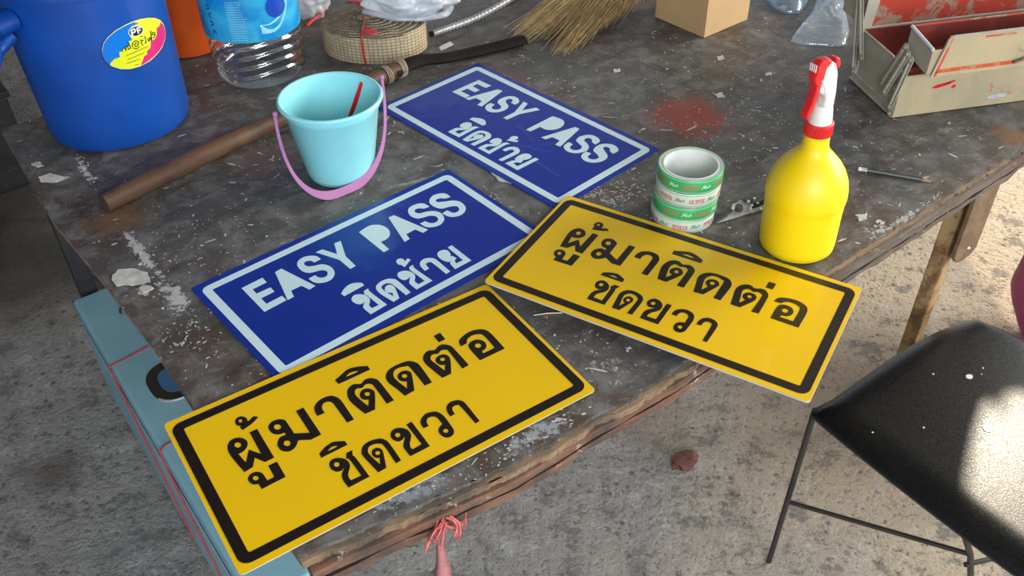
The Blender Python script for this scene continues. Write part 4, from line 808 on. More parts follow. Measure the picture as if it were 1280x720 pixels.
bm = bmesh.new(); tube(bm, catmull([(-0.012, yf + 0.010, 0.066), (-0.002, yf + 0.006, 0.070), (0.012, yf + 0.003, 0.068), (0.016, yf + 0.010, 0.068), (0.004, yf + 0.014, 0.072), (-0.012, yf + 0.014, 0.069)], 6), 0.004, 8, flat=(1, 0.6)); obj('string_knot', bm, M['redstring'], wr, smooth=True)
bm = bmesh.new(); tube(bm, catmull([(-0.075, 0.085, 0.066), (-0.055, 0.06, 0.078), (-0.025, 0.035, 0.077), (0.0, 0.02, 0.072), (0.022, 0.0, 0.072)], 8), [0.006 + 0.002 * math.sin(i * 0.7) for i in range(33)], 8, flat=(1.2, 0.5)); obj('string_ribbon', bm, M['redstring'], wr, smooth=True)
bm = bmesh.new(); sphere_blob(bm, (-0.028, 0.008, 0.048), (0.020, 0.014, 0.024), 3, 0.3, 2.5, 4); obj('rolled_centre', bm, M['webedge'], wr, smooth='all')

# ------------------------------------------------------------------ long handled tool
hd = [at(130, 254, TZ + 0.017), at(330, 158, TZ + 0.019), at(500, 86, TZ + 0.020)]
lt = thing('long_handled_tool', 'brown wooden handle bound with twine to a dark shaft, behind the light blue bucket', 'tool', (0, 0, 0))
bm = bmesh.new(); c_ = catmull(hd, 14); tube(bm, c_, [0.0165 + 0.0015 * math.sin(i * 0.25) for i in range(len(c_))], 20); obj('wooden_handle', bm, M['darkwood'], lt, smooth=True)
d = (hd[2] - hd[1]).normalized(); e0 = hd[2]
bm = bmesh.new(); tube(bm, catmull([e0 - d * 0.02, e0 + d * 0.05, at(560, 72, TZ + 0.013), at(615, 60, TZ + 0.011), at(655, 50, TZ + 0.011)], 8), [0.0155] * 9 + [0.015, 0.0148, 0.0145, 0.014, 0.014, 0.0138, 0.0138] + [0.0135] * 17, 14, flat=(1.3, 0.72)); obj('shaft', bm, M['iron'], lt, smooth=True)  # dark rod, made wider and darker to paint in the shade around it
for k_ in (-0.040, -0.036, -0.032, -0.006, -0.002, 0.003, 0.007):
    c0 = e0 + d * k_; s = Vector((-d.y, d.x, 0)).normalized(); u = Vector((0, 0, 1)); bm = bmesh.new()
    pts = [c0 + (s * math.cos(a) + u * math.sin(a)) * 0.0182 + d * 0.002 * math.sin(a + k_ * 90) for a in [2 * math.pi * i / 24 for i in range(25)]]
    tube(bm, pts, 0.0013, 6, cap=False); obj('twine_turn', bm, M['twine'], lt, smooth=True)

# ------------------------------------------------------------------ white carrier bag, coil, broom, box
pb = thing('carrier_bag', 'crumpled white plastic bag lying behind the rolled strap', 'bag', (0, 0, 0))
bm = bmesh.new(); c0 = at(514, -8, TZ + 0.115); v_ = bmesh.ops.create_icosphere(bm, subdivisions=5, radius=1)['verts']
for q in v_:
    dd = q.co.normalized(); k_ = 1 + 0.22 * noise.noise(dd * 2.2) + 0.10 * abs(noise.noise(Vector((dd.x * 7, dd.y * 2.5, dd.z * 3))))
    q.co = c0 + Vector((dd.x * 0.105 * k_, dd.y * 0.070 * k_, dd.z * 0.040 * k_)); q.co.z = max(q.co.z, TZ + 0.074)
obj('bag_body', bm, M['bag'], pb, smooth='all')
def ribbon(name, P, wd, mat, parent, th=0.0006, nrm=Vector((0, -0.35, 1))):
    bm = bmesh.new(); P = catmull(P, 8); prev = None
    for i, q in enumerate(P):
        d = (P[min(i + 1, len(P) - 1)] - P[max(i - 1, 0)]).normalized(); s = d.cross(nrm).normalized(); fw_ = i / (len(P) - 1) * (len(wd) - 1) if isinstance(wd, list) else 0; w2 = ((wd[int(fw_)] * (1 - fw_ % 1) + wd[min(int(fw_) + 1, len(wd) - 1)] * (fw_ % 1)) if isinstance(wd, list) else wd) / 2 * (1 + 0.08 * math.sin(i * 0.9))
        u = s.cross(d).normalized() * th
        r_ = [bm.verts.new(q + s * w2), bm.verts.new(q + u * 4), bm.verts.new(q - s * w2), bm.verts.new(q - u)]
        if prev:
            for k_ in range(4): bm.faces.new((prev[k_], prev[(k_ + 1) % 4], r_[(k_ + 1) % 4], r_[k_]))
        prev = r_
    return obj(name, bm, mat, parent, smooth='all')
ribbon('bag_handle', [at(455, 12, TZ + 0.080), at(490, 21, TZ + 0.078), at(530, 22, TZ + 0.074), at(556, 17, TZ + 0.070), at(560, 6, TZ + 0.070), at(548, -6, TZ + 0.08)], 0.022, M['bag'], pb)
ribbon('bag_handle', [at(480, -2, TZ + 0.09), at(500, 6, TZ + 0.085), at(512, 14, TZ + 0.08), at(545, 18, TZ + 0.076)], 0.030, M['bag'], pb)
bm = bmesh.new(); sphere_blob(bm, at(386, 0, TZ + 0.04), (0.045, 0.036, 0.042), 4, 0.4, 3, 9, TZ + 0.001); obj('bag_fold', bm, M['bag'], pb, smooth='all')
o = ribbon('red_string', [at(383, 32, TZ + 0.004), at(392, 24, TZ + 0.01), at(402, 16, TZ + 0.012), at(408, 8, TZ + 0.006)], 0.012, M['redstring'], None, 0.001); tag(o, 'scrap of red plastic string between the water bottle and the rolled strap', 'string')

a0, a1, a2 = at(541, 42, TZ + 0.009), at(600, 20, TZ + 0.009), at(660, -14, TZ + 0.009)
bm = bmesh.new(); Pc = catmull([a0, a1, a2], 60); rr = [0.0072 + 0.0016 * math.sin(i * 2 * math.pi / 4) for i in range(len(Pc))]; tube(bm, Pc, rr, 14)
cl = thing('metal_hose', 'silver corrugated metal hose beside the white plastic bag', 'hose', (0, 0, 0)); obj('corrugated_sleeve', bm, M['steel'], cl, smooth='all')
bm = bmesh.new(); d = (a0 - a1).normalized(); tube(bm, [a0 - d * 0.004, a0 + d * 0.006], 0.0064, 14); obj('hose_core', bm, M['iron'], cl)

br_ = thing('grass_broom', 'straw grass broom lying at the back of the table', 'broom', (0, 0, 0))
bm = bmesh.new(); root = at(845, -95, TZ + 0.075)
tips = [((632, 40), 0), ((650, 52), .5), ((672, 34), .6), ((690, 72), 1), ((722, 58), .8), ((765, 28), 1.2), ((800, 6), 1)]
for i in range(1500):
    u = R.random(); k_ = u * 5.999; j = int(k_); fq = k_ - j; px = tips[j][0][0] * (1 - fq) + tips[j + 1][0][0] * fq; py = tips[j][0][1] * (1 - fq) + tips[j + 1][0][1] * fq
    ln = R.uniform(0.72, 1.0); tip = at(px + R.gauss(0, 5), py + R.gauss(0, 3), TZ + R.uniform(0.001, 0.012))
    lat = (tip - root); s0 = root + Vector((R.gauss(0, 0.012), R.gauss(0, 0.008), R.gauss(0, 0.008))) + Vector((lat.y, -lat.x, 0)).normalized() * (0.5 - u) * -0.02
    end = s0.lerp(tip, ln); b1_ = s0.lerp(end, 0.4) + Vector((R.gauss(0, 0.010), R.gauss(0, 0.008), 0.012 + R.uniform(-0.018, 0.018)))
    b2_ = s0.lerp(end, 0.75) + Vector((R.gauss(0, 0.007), R.gauss(0, 0.006), R.uniform(-0.004, 0.022)))
    pts = [s0, b1_, b2_, end]; pts = catmull(pts, 2)
    for q in pts: q.z = max(q.z, TZ + 0.0015)
    tube(bm, pts, [0.0009, 0.0009, 0.0008, 0.0008, 0.0007, 0.0006, 0.0003], 3, cap=False)
o = obj('bristles', bm, M['straw'], br_); o['kind'] = 'stuff'
bm = bmesh.new(); dd = (root - at(720, 30, TZ + 0.02)).normalized(); tube(bm, [root - dd * 0.03, root + dd * 0.10], [0.024, 0.016], 16); obj('binding', bm, M['twine'], br_, smooth=True)
bm = bmesh.new(); tube(bm, [root + dd * 0.09, root + dd * 0.5], 0.010, 12); obj('broom_handle', bm, M['darkwood'], br_, smooth=True)

q = T(880, 48); bx = thing('cardboard_box', 'plain brown cardboard box at the back of the table beside the broom', 'box', (q.x, q.y, TZ), math.radians(38.5))
Wd, Dp, Hb = 0.148, 0.150, 0.17
def panel(name, c, s, mat=None): bm = bmesh.new(); box(bm, c, s); return obj(name, bm, mat or M['card'], bx, bevel=0.0006)
panel('box_side', (Wd / 2, 0.0015, Hb / 2 + .001), (Wd, 0.003, Hb)); panel('box_side', (0.0015, Dp / 2 + 0.003, Hb / 2 + .001), (0.003, Dp - .002, Hb)); panel('box_side', (Wd - .0015, Dp / 2 + 0.003, Hb / 2 + .001), (0.003, Dp - .002, Hb)); panel('box_side', (Wd / 2, Dp, Hb / 2 + .001), (Wd, 0.003, Hb)); panel('box_bottom', (Wd / 2, Dp / 2, 0.0025), (Wd - .006, Dp - .006, 0.003)); panel('box_flap', (Wd / 2, Dp * 0.26, Hb + 0.003), (Wd, Dp * 0.5, 0.003)); panel('box_flap', (Wd / 2, Dp * 0.76, Hb + 0.003), (Wd, Dp * 0.49, 0.003))

def crumple(name, label, poly, z0, hgt, mat, seed, cat='bag'):
    """closed thin bag: a rounded pillow over the outline with creases"""
    bm = bmesh.new(); P = [Vector(p) for p in poly]; cx = sum(P, Vector()) / len(P); top = []; bot = []; NR, NA = 18, 72
    def edge(a):
        d = Vector((math.cos(a), math.sin(a), 0)); best = None
        for i in range(len(P)):
            p1, p2 = P[i] - cx, P[(i + 1) % len(P)] - cx; e = p2 - p1; den = d.x * e.y - d.y * e.x
            if abs(den) < 1e-9: continue
            t = (p1.x * e.y - p1.y * e.x) / den; s = (p1.x * d.y - p1.y * d.x) / den
            if t > 0 and -0.001 <= s <= 1.001: best = t if best is None else max(best, t)
        return best or 0.01
    for j in range(1, NR + 1):
        rt_, rb_ = [], []
        for i in range(NA):
            a = 2 * math.pi * i / NA; e_ = edge(a); f_ = j / NR; x, y = cx.x + math.cos(a) * e_ * f_, cx.y + math.sin(a) * e_ * f_
            hh = hgt * (1 - f_ ** 2.2); cr = 0.0 if j == NR else hgt * 0.55 * (abs(noise.noise(Vector((x * 22, y * 22, seed)))) + 0.5 * abs(noise.noise(Vector((x * 55, y * 55, seed))))) * (1 - f_ ** 6)
            rt_.append(bm.verts.new((x, y, z0 + 0.002 + hh * 0.75 + cr)))
            if j < NR: rb_.append(bm.verts.new((x, y, z0 + 0.001)))
        top.append(rt_); bot.append(rb_ if rb_ else rt_)
    tc_, bc_ = bm.verts.new((cx.x, cx.y, z0 + hgt * 0.8)), bm.verts.new((cx.x, cx.y, z0 + 0.001))
    for S_, c_ in ((top, tc_), (bot, bc_)):
        for i in range(NA):
            bm.faces.new((c_, S_[0][i], S_[0][(i + 1) % NA]))
            for j in range(NR - 1): bm.faces.new((S_[j][i], S_[j + 1][i], S_[j + 1][(i + 1) % NA], S_[j][(i + 1) % NA]))
    o = obj(name, bm, mat, smooth='all'); return tag(o, label, cat)
crumple('plastic_bag', 'crumpled clear plastic bag lying against the open toolbox', [T(985, 52), T(1002, 57), T(1056, 61), T(1062, 40), T(1052, -10), T(1048, -30), T(1030, -20), T(1014, 18)], TZ, 0.030, M['clearbag'], 3)
crumple('plastic_bag', 'bluish clear plastic bag at the top edge behind the clear one', [T(955, -2), T(968, 12), T(985, 19), T(1000, 18), T(1010, 4), T(1012, -40), T(957, -40)], TZ, 0.045, M['bluebag'], 8)
# ------------------------------------------------------------------ cantilever toolbox
to = T(1116, 148); to.z = TZ + 0.0012; tb = thing('toolbox', 'old open cantilever toolbox with chipped cream and red paint', 'toolbox', (to.x, to.y, TZ), math.radians(11.5))
TL_, TD = 0.46, 0.170     # x along the front, y to the back
def tp(name, pts, nrm, th, mat, par=None, bev=0.0008):
    bm = bmesh.new(); slab(bm, pts, nrm, th); return obj(name, bm, M[mat], par or tb, bevel=bev)
base = tp('base_tray', [(0.0, 0, 0.001), (TL_, 0, 0.001), (TL_, TD, 0.001), (0, TD, 0.001)], (0, 0, 1), 0.002, 'tb_in')
tp('front_panel', [(0, 0, 0.001), (TL_, 0, 0.001), (TL_, 0, 0.086), (0.0, 0, 0.086)], (0, 1, 0), 0.0022, 'tb_cream')
tp('back_panel', [(0, TD, 0.001), (TL_, TD, 0.001), (TL_, TD, 0.106), (0, TD, 0.106)], (0, -1, 0), 0.0022, 'tb_in')
side = [(0, 0, 0.001), (0, TD, 0.001), (0, TD, 0.108), (0, 0.050, 0.106), (0, 0.0, 0.086)]
tp('side_panel', side, (1, 0, 0), 0.0022, 'tb_grey'); tp('side_panel', [(TL_, y, z) for _, y, z in side], (-1, 0, 0), 0.0022, 'tb_grey')
tp('partition', [(0.0022, 0.001 + 0.0025, 0.1005), (TL_ - .003, 0.0035, 0.1005), (TL_ - .003, 0.012, 0.088), (0.0022, 0.012, 0.088)], (0, 0.3, 1), 0.0015, 'tb_in')
# rolled rims
def rim(P, r, mat, par=None, name='rolled_rim'):
    bm = bmesh.new(); tube(bm, P, r, 8); return obj(name, bm, M[mat], par or tb, smooth=True)
rim([(0.0005, TD, 0.108), (0.0005, 0.050, 0.106), (0.0005, 0.0, 0.087)], 0.0024, 'tb_grey'); rim([(0, 0, 0.0865), (TL_, 0, 0.0865)], 0.0022, 'tb_cream')
rim([(-0.001, 0.002, 0.003), (-0.001, TD, 0.003)], 0.0022, 'tb_grey'); rim([(-0.001, 0.0, 0.003), (-0.001, 0.0, 0.086)], 0.0022, 'tb_cream')
# raised pressing of the side
bm = bmesh.new(); tube(bm, [(-0.0008, 0.022, 0.018), (-0.0008, TD - 0.018, 0.018), (-0.0008, TD - 0.016, 0.09)], 0.0016, 6); obj('pressed_line', bm, M['tb_grey'], tb)
# front upper tray, swung forward
ft = bpy.data.objects.new('front_tray', None)
def tray(name, y0, y1, z0, z1, hasfront, x0=0.004, x1=TL_ - 0.004, rake=0.0):
    g = [tp('tray_end', [(x0, y0, z0), (x0, y1, z0 + rake), (x0, y1, z1 + rake), (x0, y0, z1)], (1, 0, 0), 0.002, 'tb_grey')]
    tp('tray_end', [(x1, y0, z0), (x1, y1, z0 + rake), (x1, y1, z1 + rake), (x1, y0, z1)], (-1, 0, 0), 0.002, 'tb_grey')
    tp('tray_floor', [(x0, y0, z0), (x1, y0, z0), (x1, y1, z0 + rake), (x0, y1, z0 + rake)], (0, 0, 1), 0.0015, 'tb_in')
    tp('tray_back', [(x0, y1, z0 + rake), (x1, y1, z0 + rake), (x1, y1, z1 + rake), (x0, y1, z1 + rake)], (0, -1, 0), 0.002, 'tb_red' if not hasfront else 'tb_in')
    tp('tray_front', [(x0, y0, z0), (x1, y0, z0), (x1, y0, z1), (x0, y0, z1)], (0, 1, 0), 0.002, 'tb_cream' if hasfront else 'tb_red')
tray('front_tray', -0.052, 0.024, 0.116, 0.164, True, 0.004, rake=0.012)
rim([(0.004, -0.052, 0.165), (0.004, 0.024, 0.177)], 0.0032, 'tb_edge'); rim([(0.004, 0.024, 0.177), (TL_ - .004, 0.024, 0.177)], 0.002, 'tb_red')
bpy.data.objects.remove(ft)
# outer flap of the front tray with bevelled ends
fl_ = tp('tray_flap', [(0.012, -0.0555, 0.112), (TL_ - 0.012, -0.0555, 0.112), (TL_ - 0.030, -0.0555, 0.190), (0.030, -0.0555, 0.190), (0.026, -0.0555, 0.184)], (0, 1, 0), 0.0025, 'tb_cream')
rim([(0.012, -0.057, 0.113), (0.028, -0.057, 0.186), (0.036, -0.057, 0.190), (TL_ - 0.03, -0.057, 0.190)], 0.0022, 'tb_grey', fl_, 'flap_rim')
M['tb_redline'] = mat_chip('chipped_red_line', (0.60, 0.075, 0.025), (0.45, 0.30, 0.17), (0.16, 0.10, 0.06), (0.52, 0.60), (0.68, 0.72), 26)
tp('red_band', [(0.017, -0.0562, 0.120), (0.20, -0.0562, 0.120), (0.20, -0.0562, 0.127), (0.019, -0.0562, 0.127)], (0, -1, 0), 0.0004, 'tb_redline', fl_, 0)
tp('red_band', [(0.014, -0.0562, 0.114), (0.022, -0.0562, 0.114), (0.036, -0.0562, 0.186), (0.029, -0.0562, 0.186)], (0, -1, 0), 0.0004, 'tb_redline', fl_, 0)
tp('red_band', [(0.10, -0.0562, 0.180), (0.16, -0.0562, 0.180), (0.16, -0.0562, 0.183), (0.10, -0.0562, 0.183)], (0, -1, 0), 0.0004, 'tb_redline', fl_, 0)
# clasp
bm = bmesh.new(); tube(bm, catmull([(0.196, -0.058, 0.168), (0.204, -0.064, 0.172), (0.209, -0.066, 0.166), (0.208, -0.064, 0.150), (0.203, -0.062, 0.138), (0.190, -0.060, 0.130), (0.172, -0.059, 0.125)], 6), 0.0028, 8); obj('clasp', bm, M['darksteel'], tb, smooth=True)
bm = bmesh.new(); lathe(bm, [(0, 0.003), (0.012, 0.002), (0.016, 0)], 20); o = obj('clasp_plate', bm, M['tb_cream'], tb, loc=(0.188, -0.0555, 0.158), rot=(math.radians(90), 0, 0))
# red smears on the front panel
bm = bmesh.new()
for x, z, a, b in ((0.085, 0.060, 0.020, 0.0045), (0.100, 0.064, 0.014, 0.003), (0.112, 0.054, 0.005, 0.004)):
    P_ = [(x + a * math.cos(t) * R.uniform(.7, 1.1), -0.0003, z + b * math.sin(t) * R.uniform(.7, 1.1) + 0.15 * a * math.cos(t)) for t in [2 * math.pi * i / 16 for i in range(16)]]; slab(bm, P_, (0, -1, 0), 0.0004)
obj('red_paint_mark', bm, M['red'], tb)
bm = bmesh.new(); P_ = [(0.215 + 0.022 * math.cos(t) * R.uniform(.8, 1.1), -0.0003, 0.020 + 0.005 * math.sin(t) * R.uniform(.8, 1.1)) for t in [2 * math.pi * i / 18 for i in range(18)]]; slab(bm, P_, (0, -1, 0), 0.0004); obj('white_paint_mark', bm, M['chalk'], tb)
# rear tray and its red face
tray('rear_tray', TD + 0.004, TD + 0.085, 0.112, 0.180, False, 0.002, TL_ - 0.002, 0.0)
tp('rear_lid', [(0.0, TD + 0.002, 0.1085), (TL_, TD + 0.002, 0.1085), (TL_, TD + 0.002, 0.205), (0, TD + 0.002, 0.205)], (0, -1, 0), 0.002, 'tb_red')
rim([(0.0, TD, 0.109), (TL_, TD, 0.109)], 0.002, 'tb_grey'); tp('end_strip', [(-0.001, TD - 0.001, 0.11), (0.020, TD - 0.001, 0.11), (0.028, TD - 0.001, 0.205), (-0.001, TD - 0.001, 0.205)], (0, -1, 0), 0.001, 'tb_grey', bev=0)
# linkage arms on the near end
def arm(a, b, off):
    bm = bmesh.new(); a = Vector(a); b = Vector(b); d = (b - a).normalized(); s = Vector((-d.y, d.x)); P_ = []
    for k in range(9): t = math.pi / 2 + math.pi * k / 8; P_.append(a + d * 0.0078 * math.cos(t) + s * 0.0078 * math.sin(t))
    for k in range(9): t = -math.pi / 2 + math.pi * k / 8; P_.append(b + d * 0.0078 * math.cos(t) + s * 0.0078 * math.sin(t))
    slab(bm, [(off, q.x, q.y) for q in P_], (-1, 0, 0), 0.0016); ar = obj('link_arm', bm, M['tb_grey'], tb, bevel=0.0004)
    bm = bmesh.new(); tube(bm, [(off - 0.0022, *(a + d * 0.008)), (off - 0.0022, *(b - d * 0.008))], 0.0026, 6); obj('arm_rib', bm, M['tb_grey'], ar)
    for q in (a, b): bm = bmesh.new(); tube(bm, [(off - 0.0016, q.x, q.y), (off - 0.0042, q.x, q.y)], 0.0032, 10); obj('rivet', bm, M['tb_grey'], ar)
arm((0.058, 0.045), (0.016, 0.140), -0.002); arm((0.012, 0.020), (-0.012, 0.128), -0.0045); arm((0.036, 0.040), (-0.002, 0.135), -0.007)
arm((0.160, 0.022), (0.205, 0.165), -0.002); arm((0.140, 0.060), (0.190, 0.170), -0.0045)
arm((0.010, 0.006), (0.012, 0.060), -0.002)

# ------------------------------------------------------------------ small tools
pa, pe = T(1073, 211, 0.004), T(1167, 227, 0.003)
pn = thing('pencil', 'dark pencil with a metal ferrule lying right of the spray bottle', 'pencil', (pa.x, pa.y, TZ)); d = (pe - pa); ln = d.length; d.normalize(); z4 = Vector((0, 0, 0.0040))
bm = bmesh.new(); tube(bm, [z4, d * 0.006 + z4], 0.0036, 12); obj('eraser', bm, M['whitep'], pn)
bm = bmesh.new(); tube(bm, [d * 0.006 + z4, d * 0.009 + z4, d * 0.010 + z4, d * 0.015 + z4], [0.0038, 0.0038, 0.0034, 0.0038], 12); obj('ferrule', bm, M['steel'], pn)
M['pencilp'] = basic('dark_green_lacquer', (0.022, 0.026, 0.020), 0.35)
bm = bmesh.new(); tube(bm, [d * 0.015 + z4, d * (ln - 0.018) + z4 * 0.98], 0.0037, 6); obj('barrel', bm, M['pencilp'], pn)
bm = bmesh.new(); tube(bm, [d * (ln - 0.018) + z4 * 0.98, d * (ln - 0.003) + z4 * 0.6], [0.0037, 0.0012], 12); obj('sharpened_wood', bm, basic('pencil_wood', (0.36, 0.18, 0.11), 0.7), pn)
bm = bmesh.new(); tube(bm, [d * (ln - 0.003) + z4 * 0.6, d * ln + z4 * 0.5], [0.0012, 0.0002], 8); obj('lead', bm, M['iron'], pn)

sn = thing('tin_snips', 'worn steel snips lying between the tape rolls and the spray bottle', 'snips', (0, 0, 0))
Z = lambda px, py, h: T(880 + px / 10.29, 220 + py / 10.29, h)
def snp(name, P_, h, th, mat, bev=0.0006):
    bm = bmesh.new(); slab(bm, [Z(x, y, h) for x, y in P_], (0, 0, 1), th); return obj(name, bm, M[mat], sn, bevel=bev)
snp('lower_blade', [(150, 608), (240, 590), (400, 545), (610, 478), (600, 440), (555, 380), (500, 335), (460, 328), (400, 365), (385, 430), (340, 490), (250, 560)], 0.003, 0.003, 'steel')
snp('upper_blade', [(150, 605), (200, 585), (300, 530), (345, 480), (340, 430), (250, 500), (180, 565)], 0.0065, 0.003, 'darksteel')
snp('handle', [(500, 320), (560, 300), (700, 245), (780, 205), (805, 240), (740, 275), (640, 320), (570, 350)], 0.006, 0.004, 'darksteel')
snp('handle', [(560, 395), (640, 395), (720, 375), (830, 370), (830, 430), (700, 455), (610, 490), (580, 450)], 0.003, 0.004, 'steel')
snp('link_plate', [(600, 370), (700, 350), (800, 300), (860, 310), (800, 350), (700, 400), (620, 420)], 0.0075, 0.003, 'iron')
bm = bmesh.new(); q = Z(445, 440, 0.006); tube(bm, [q, q + Vector((0, 0, 0.009))], 0.0072, 6); obj('pivot_nut', bm, M['darksteel'], sn, bevel=0.0008)
bm = bmesh.new(); q = Z(370, 425, 0.006); tube(bm, [q, q + Vector((0.003, 0.002, 0.008))], 0.004, 12); obj('pivot_bolt', bm, M['steel'], sn, smooth=True)
for x, y in ((570, 322), (645, 285), (615, 375), (685, 350), (590, 415), (720, 415)):
    bm = bmesh.new(); q = Z(x, y, 0.0105); lathe(bm, [(0.0028, -0.004), (0.0028, 0), (0.0018, 0.0015), (0, 0.002)], 12, q); obj('rivet', bm, M['steel'], sn, smooth=True)

bm = bmesh.new(); tube(bm, [T(667, 394, 0.0015), T(685, 391.5, 0.002), T(703, 391, 0.0015)], [0.0008, 0.0013, 0.001], 5); o = obj('wood_sliver', bm, M['stickw']); tag(o, 'thin pale wood sliver between the two yellow signs', 'stick')

# ------------------------------------------------------------------ pink string on the rail
ps = thing('pink_string', 'frayed pink plastic string tied round the front rail of the table', 'string', (0, 0, 0))
od = odir * 0.016
def rl(px, py, h): q = at(px, py, TZ + h); return q
for i, P_ in enumerate([[(543, 640), (538, 655), (530, 668), (526, 680)], [(548, 641), (545, 658), (535, 672)], [(552, 640), (562, 646), (566, 660), (562, 668)], [(556, 638), (568, 648), (569, 662), (566, 668)], [(546, 643), (550, 652), (541, 662), (545, 676)], [(575, 640), (575, 648), (573, 654)], [(574, 622), (576, 630), (575, 640)], [(530, 668), (524, 684)], [(545, 645), (534, 660), (528, 674)], [(551, 644), (548, 655), (546, 668), (543, 684)], [(558, 641), (564, 650), (560, 664)], [(540, 652), (548, 648), (560, 652), (572, 646)], [(549, 642), (540, 650), (536, 664), (540, 672)]]):
    pts = [at(x, y, TZ - 0.024 - 0.010 * k) + od * (0.6 + 0.02 * i) for k, (x, y) in enumerate(P_)]
    ribbon('string_strand', pts, [0.0022, 0.0042, 0.0036, 0.0016], M['pinkstring'], ps, 0.0001, Vector((0.6, -0.8, 0.5)))
m = mat_clear('thin_pink_film', (0.95, 0.55, 0.55), 0.05, 30, 0.5, white=0.0); t = m.node_tree
M['pinkfilm'] = basic('thin_pink_ribbon', (0.62, 0.26, 0.25), 0.5, var=0.2, vs_=40)
top = at(541, 668, TZ - 0.05) + od * 0.9
ribbon('hanging_ribbon', [top, top + Vector((0.000, 0.002, -0.06)), top + Vector((-0.004, 0.000, -0.14)), top + Vector((0.004, 0.006, -0.24))], [0.006, 0.016, 0.026, 0.028, 0.026], M['pinkfilm'], ps, 0.0001, Vector((0.1, -0.9, 0.3)))
o = blot([(441, 708), (448, 706), (449, 712), (442, 714)], 'pink_paint_drop', 'paintpink')
bpy.data.objects.remove(o)

# ------------------------------------------------------------------ blue-grey steel cabinet under the table
zc_ = TZ - 0.42; ca = at(90, 375, zc_); cb = at(288, 710, zc_); cdv = (cb - ca); cdv.z = 0; cdv.normalize(); cn = Vector((-cdv.y, cdv.x, 0))   # cn: inward, under the table
CL, CW = 0.95, 0.20
cab = thing('steel_cabinet', 'blue-grey enamelled steel cabinet standing under the left edge of the table', 'cabinet', (0, 0, 0))
P_ = [ca, ca + cdv * CL, ca + cdv * CL + cn * 0.10, ca + cdv * 0.45 + cn * CW, ca + cn * CW]
bm = bmesh.new(); prism(bm, [(q.x, q.y) for q in P_], 0.004, zc_); o = obj('cabinet_body', bm, M['cabinet'], cab); md = o.modifiers.new('bevel', 'BEVEL'); md.width = 0.008; md.segments = 4
for p_ in o.data.polygons: p_.use_smooth = False
bm = bmesh.new(); g = [ca + cdv * (0.02) - cn * 0.0015, ca + cdv * (CL - .02) - cn * 0.0015]; slab(bm, [Vector((g[0].x, g[0].y, 0.02)), Vector((g[1].x, g[1].y, 0.02)), Vector((g[1].x, g[1].y, zc_ - 0.05)), Vector((g[0].x, g[0].y, zc_ - 0.05))], -cn, 0.0015); obj('side_sheet', bm, M['cabinet'], cab)
hc = at(222, 472, zc_)
def ovl(rx, ry, z, n=28, pw=0.75): 
    out = []
    for i in range(n):
        t_ = 2 * math.pi * i / n; x, y = math.copysign(abs(math.cos(t_)) ** pw, math.cos(t_)) * rx, math.copysign(abs(math.sin(t_)) ** pw, math.sin(t_)) * ry
        q = hc + cdv * x + cn * y; out.append((q.x, q.y, z))
    return out
bm = bmesh.new(); slab(bm, ovl(0.062, 0.058, zc_ + 0.0004), (0, 0, 1), 0.0008); obj('recess_edge', bm, M['cabinet_dark'], cab)
bm = bmesh.new(); slab(bm, ovl(0.040, 0.036, zc_ + 0.0014), (0, 0, 1), 0.0004); obj('recess_cup', bm, M['cabinet_inner'], cab)
bm = bmesh.new(); L_ = ovl(0.062, 0.058, zc_ + 0.002, 60); tube(bm, [L_[i % 60] for i in range(50, 74)], 0.0022, 8); obj('recess_rim', bm, M['steel'], cab, smooth=True)
bm = bmesh.new(); q = at(154, 389, zc_ + 0.002); lathe(bm, [(0, 0.010), (0.006, 0.009), (0.009, 0.0), ], 14, q); obj('knob', bm, M['darksteel'], cab, smooth=True)
def on_side(px, py, off=0.006):
    d = RT * ((px - 640) / FPX) - UP * ((py - 360) / FPX) + fw; pl = ca - cn * off; k_ = (pl - CAM).dot(cn) / d.dot(cn); return CAM + d * k_
cs = []
for P0, P1, lb in (([(187, 432), (160, 447), (136, 459)], [(134, 468), (150, 508), (178, 553), (205, 600)], 'farther red string over the blue-grey cabinet'), ([(214, 553), (205, 558), (199, 564)], [(197, 574), (215, 612), (240, 655), (275, 706)], 'nearer red string over the blue-grey cabinet, close to the front yellow sign')):
    A_ = [at(x, y, zc_ + 0.003) for x, y in P0]; e = ca + cdv * ((A_[-1] - ca).dot(cdv)); 
    down = [Vector((e.x, e.y, zc_ - 0.003)) - cn * 0.004 + cdv * (0.35 * s_) + Vector((0, 0, -0.25 * s_)) - cn * 0.004 * s_ for s_ in (0.03, 0.3, 0.6, 0.9)]
    bm = bmesh.new(); tube(bm, catmull(A_ + [Vector((e.x, e.y, zc_ + 0.003))] + down, 6), 0.0016, 6); o = obj('red_string', bm, M['redstring'], smooth=True); tag(o, lb, 'string')

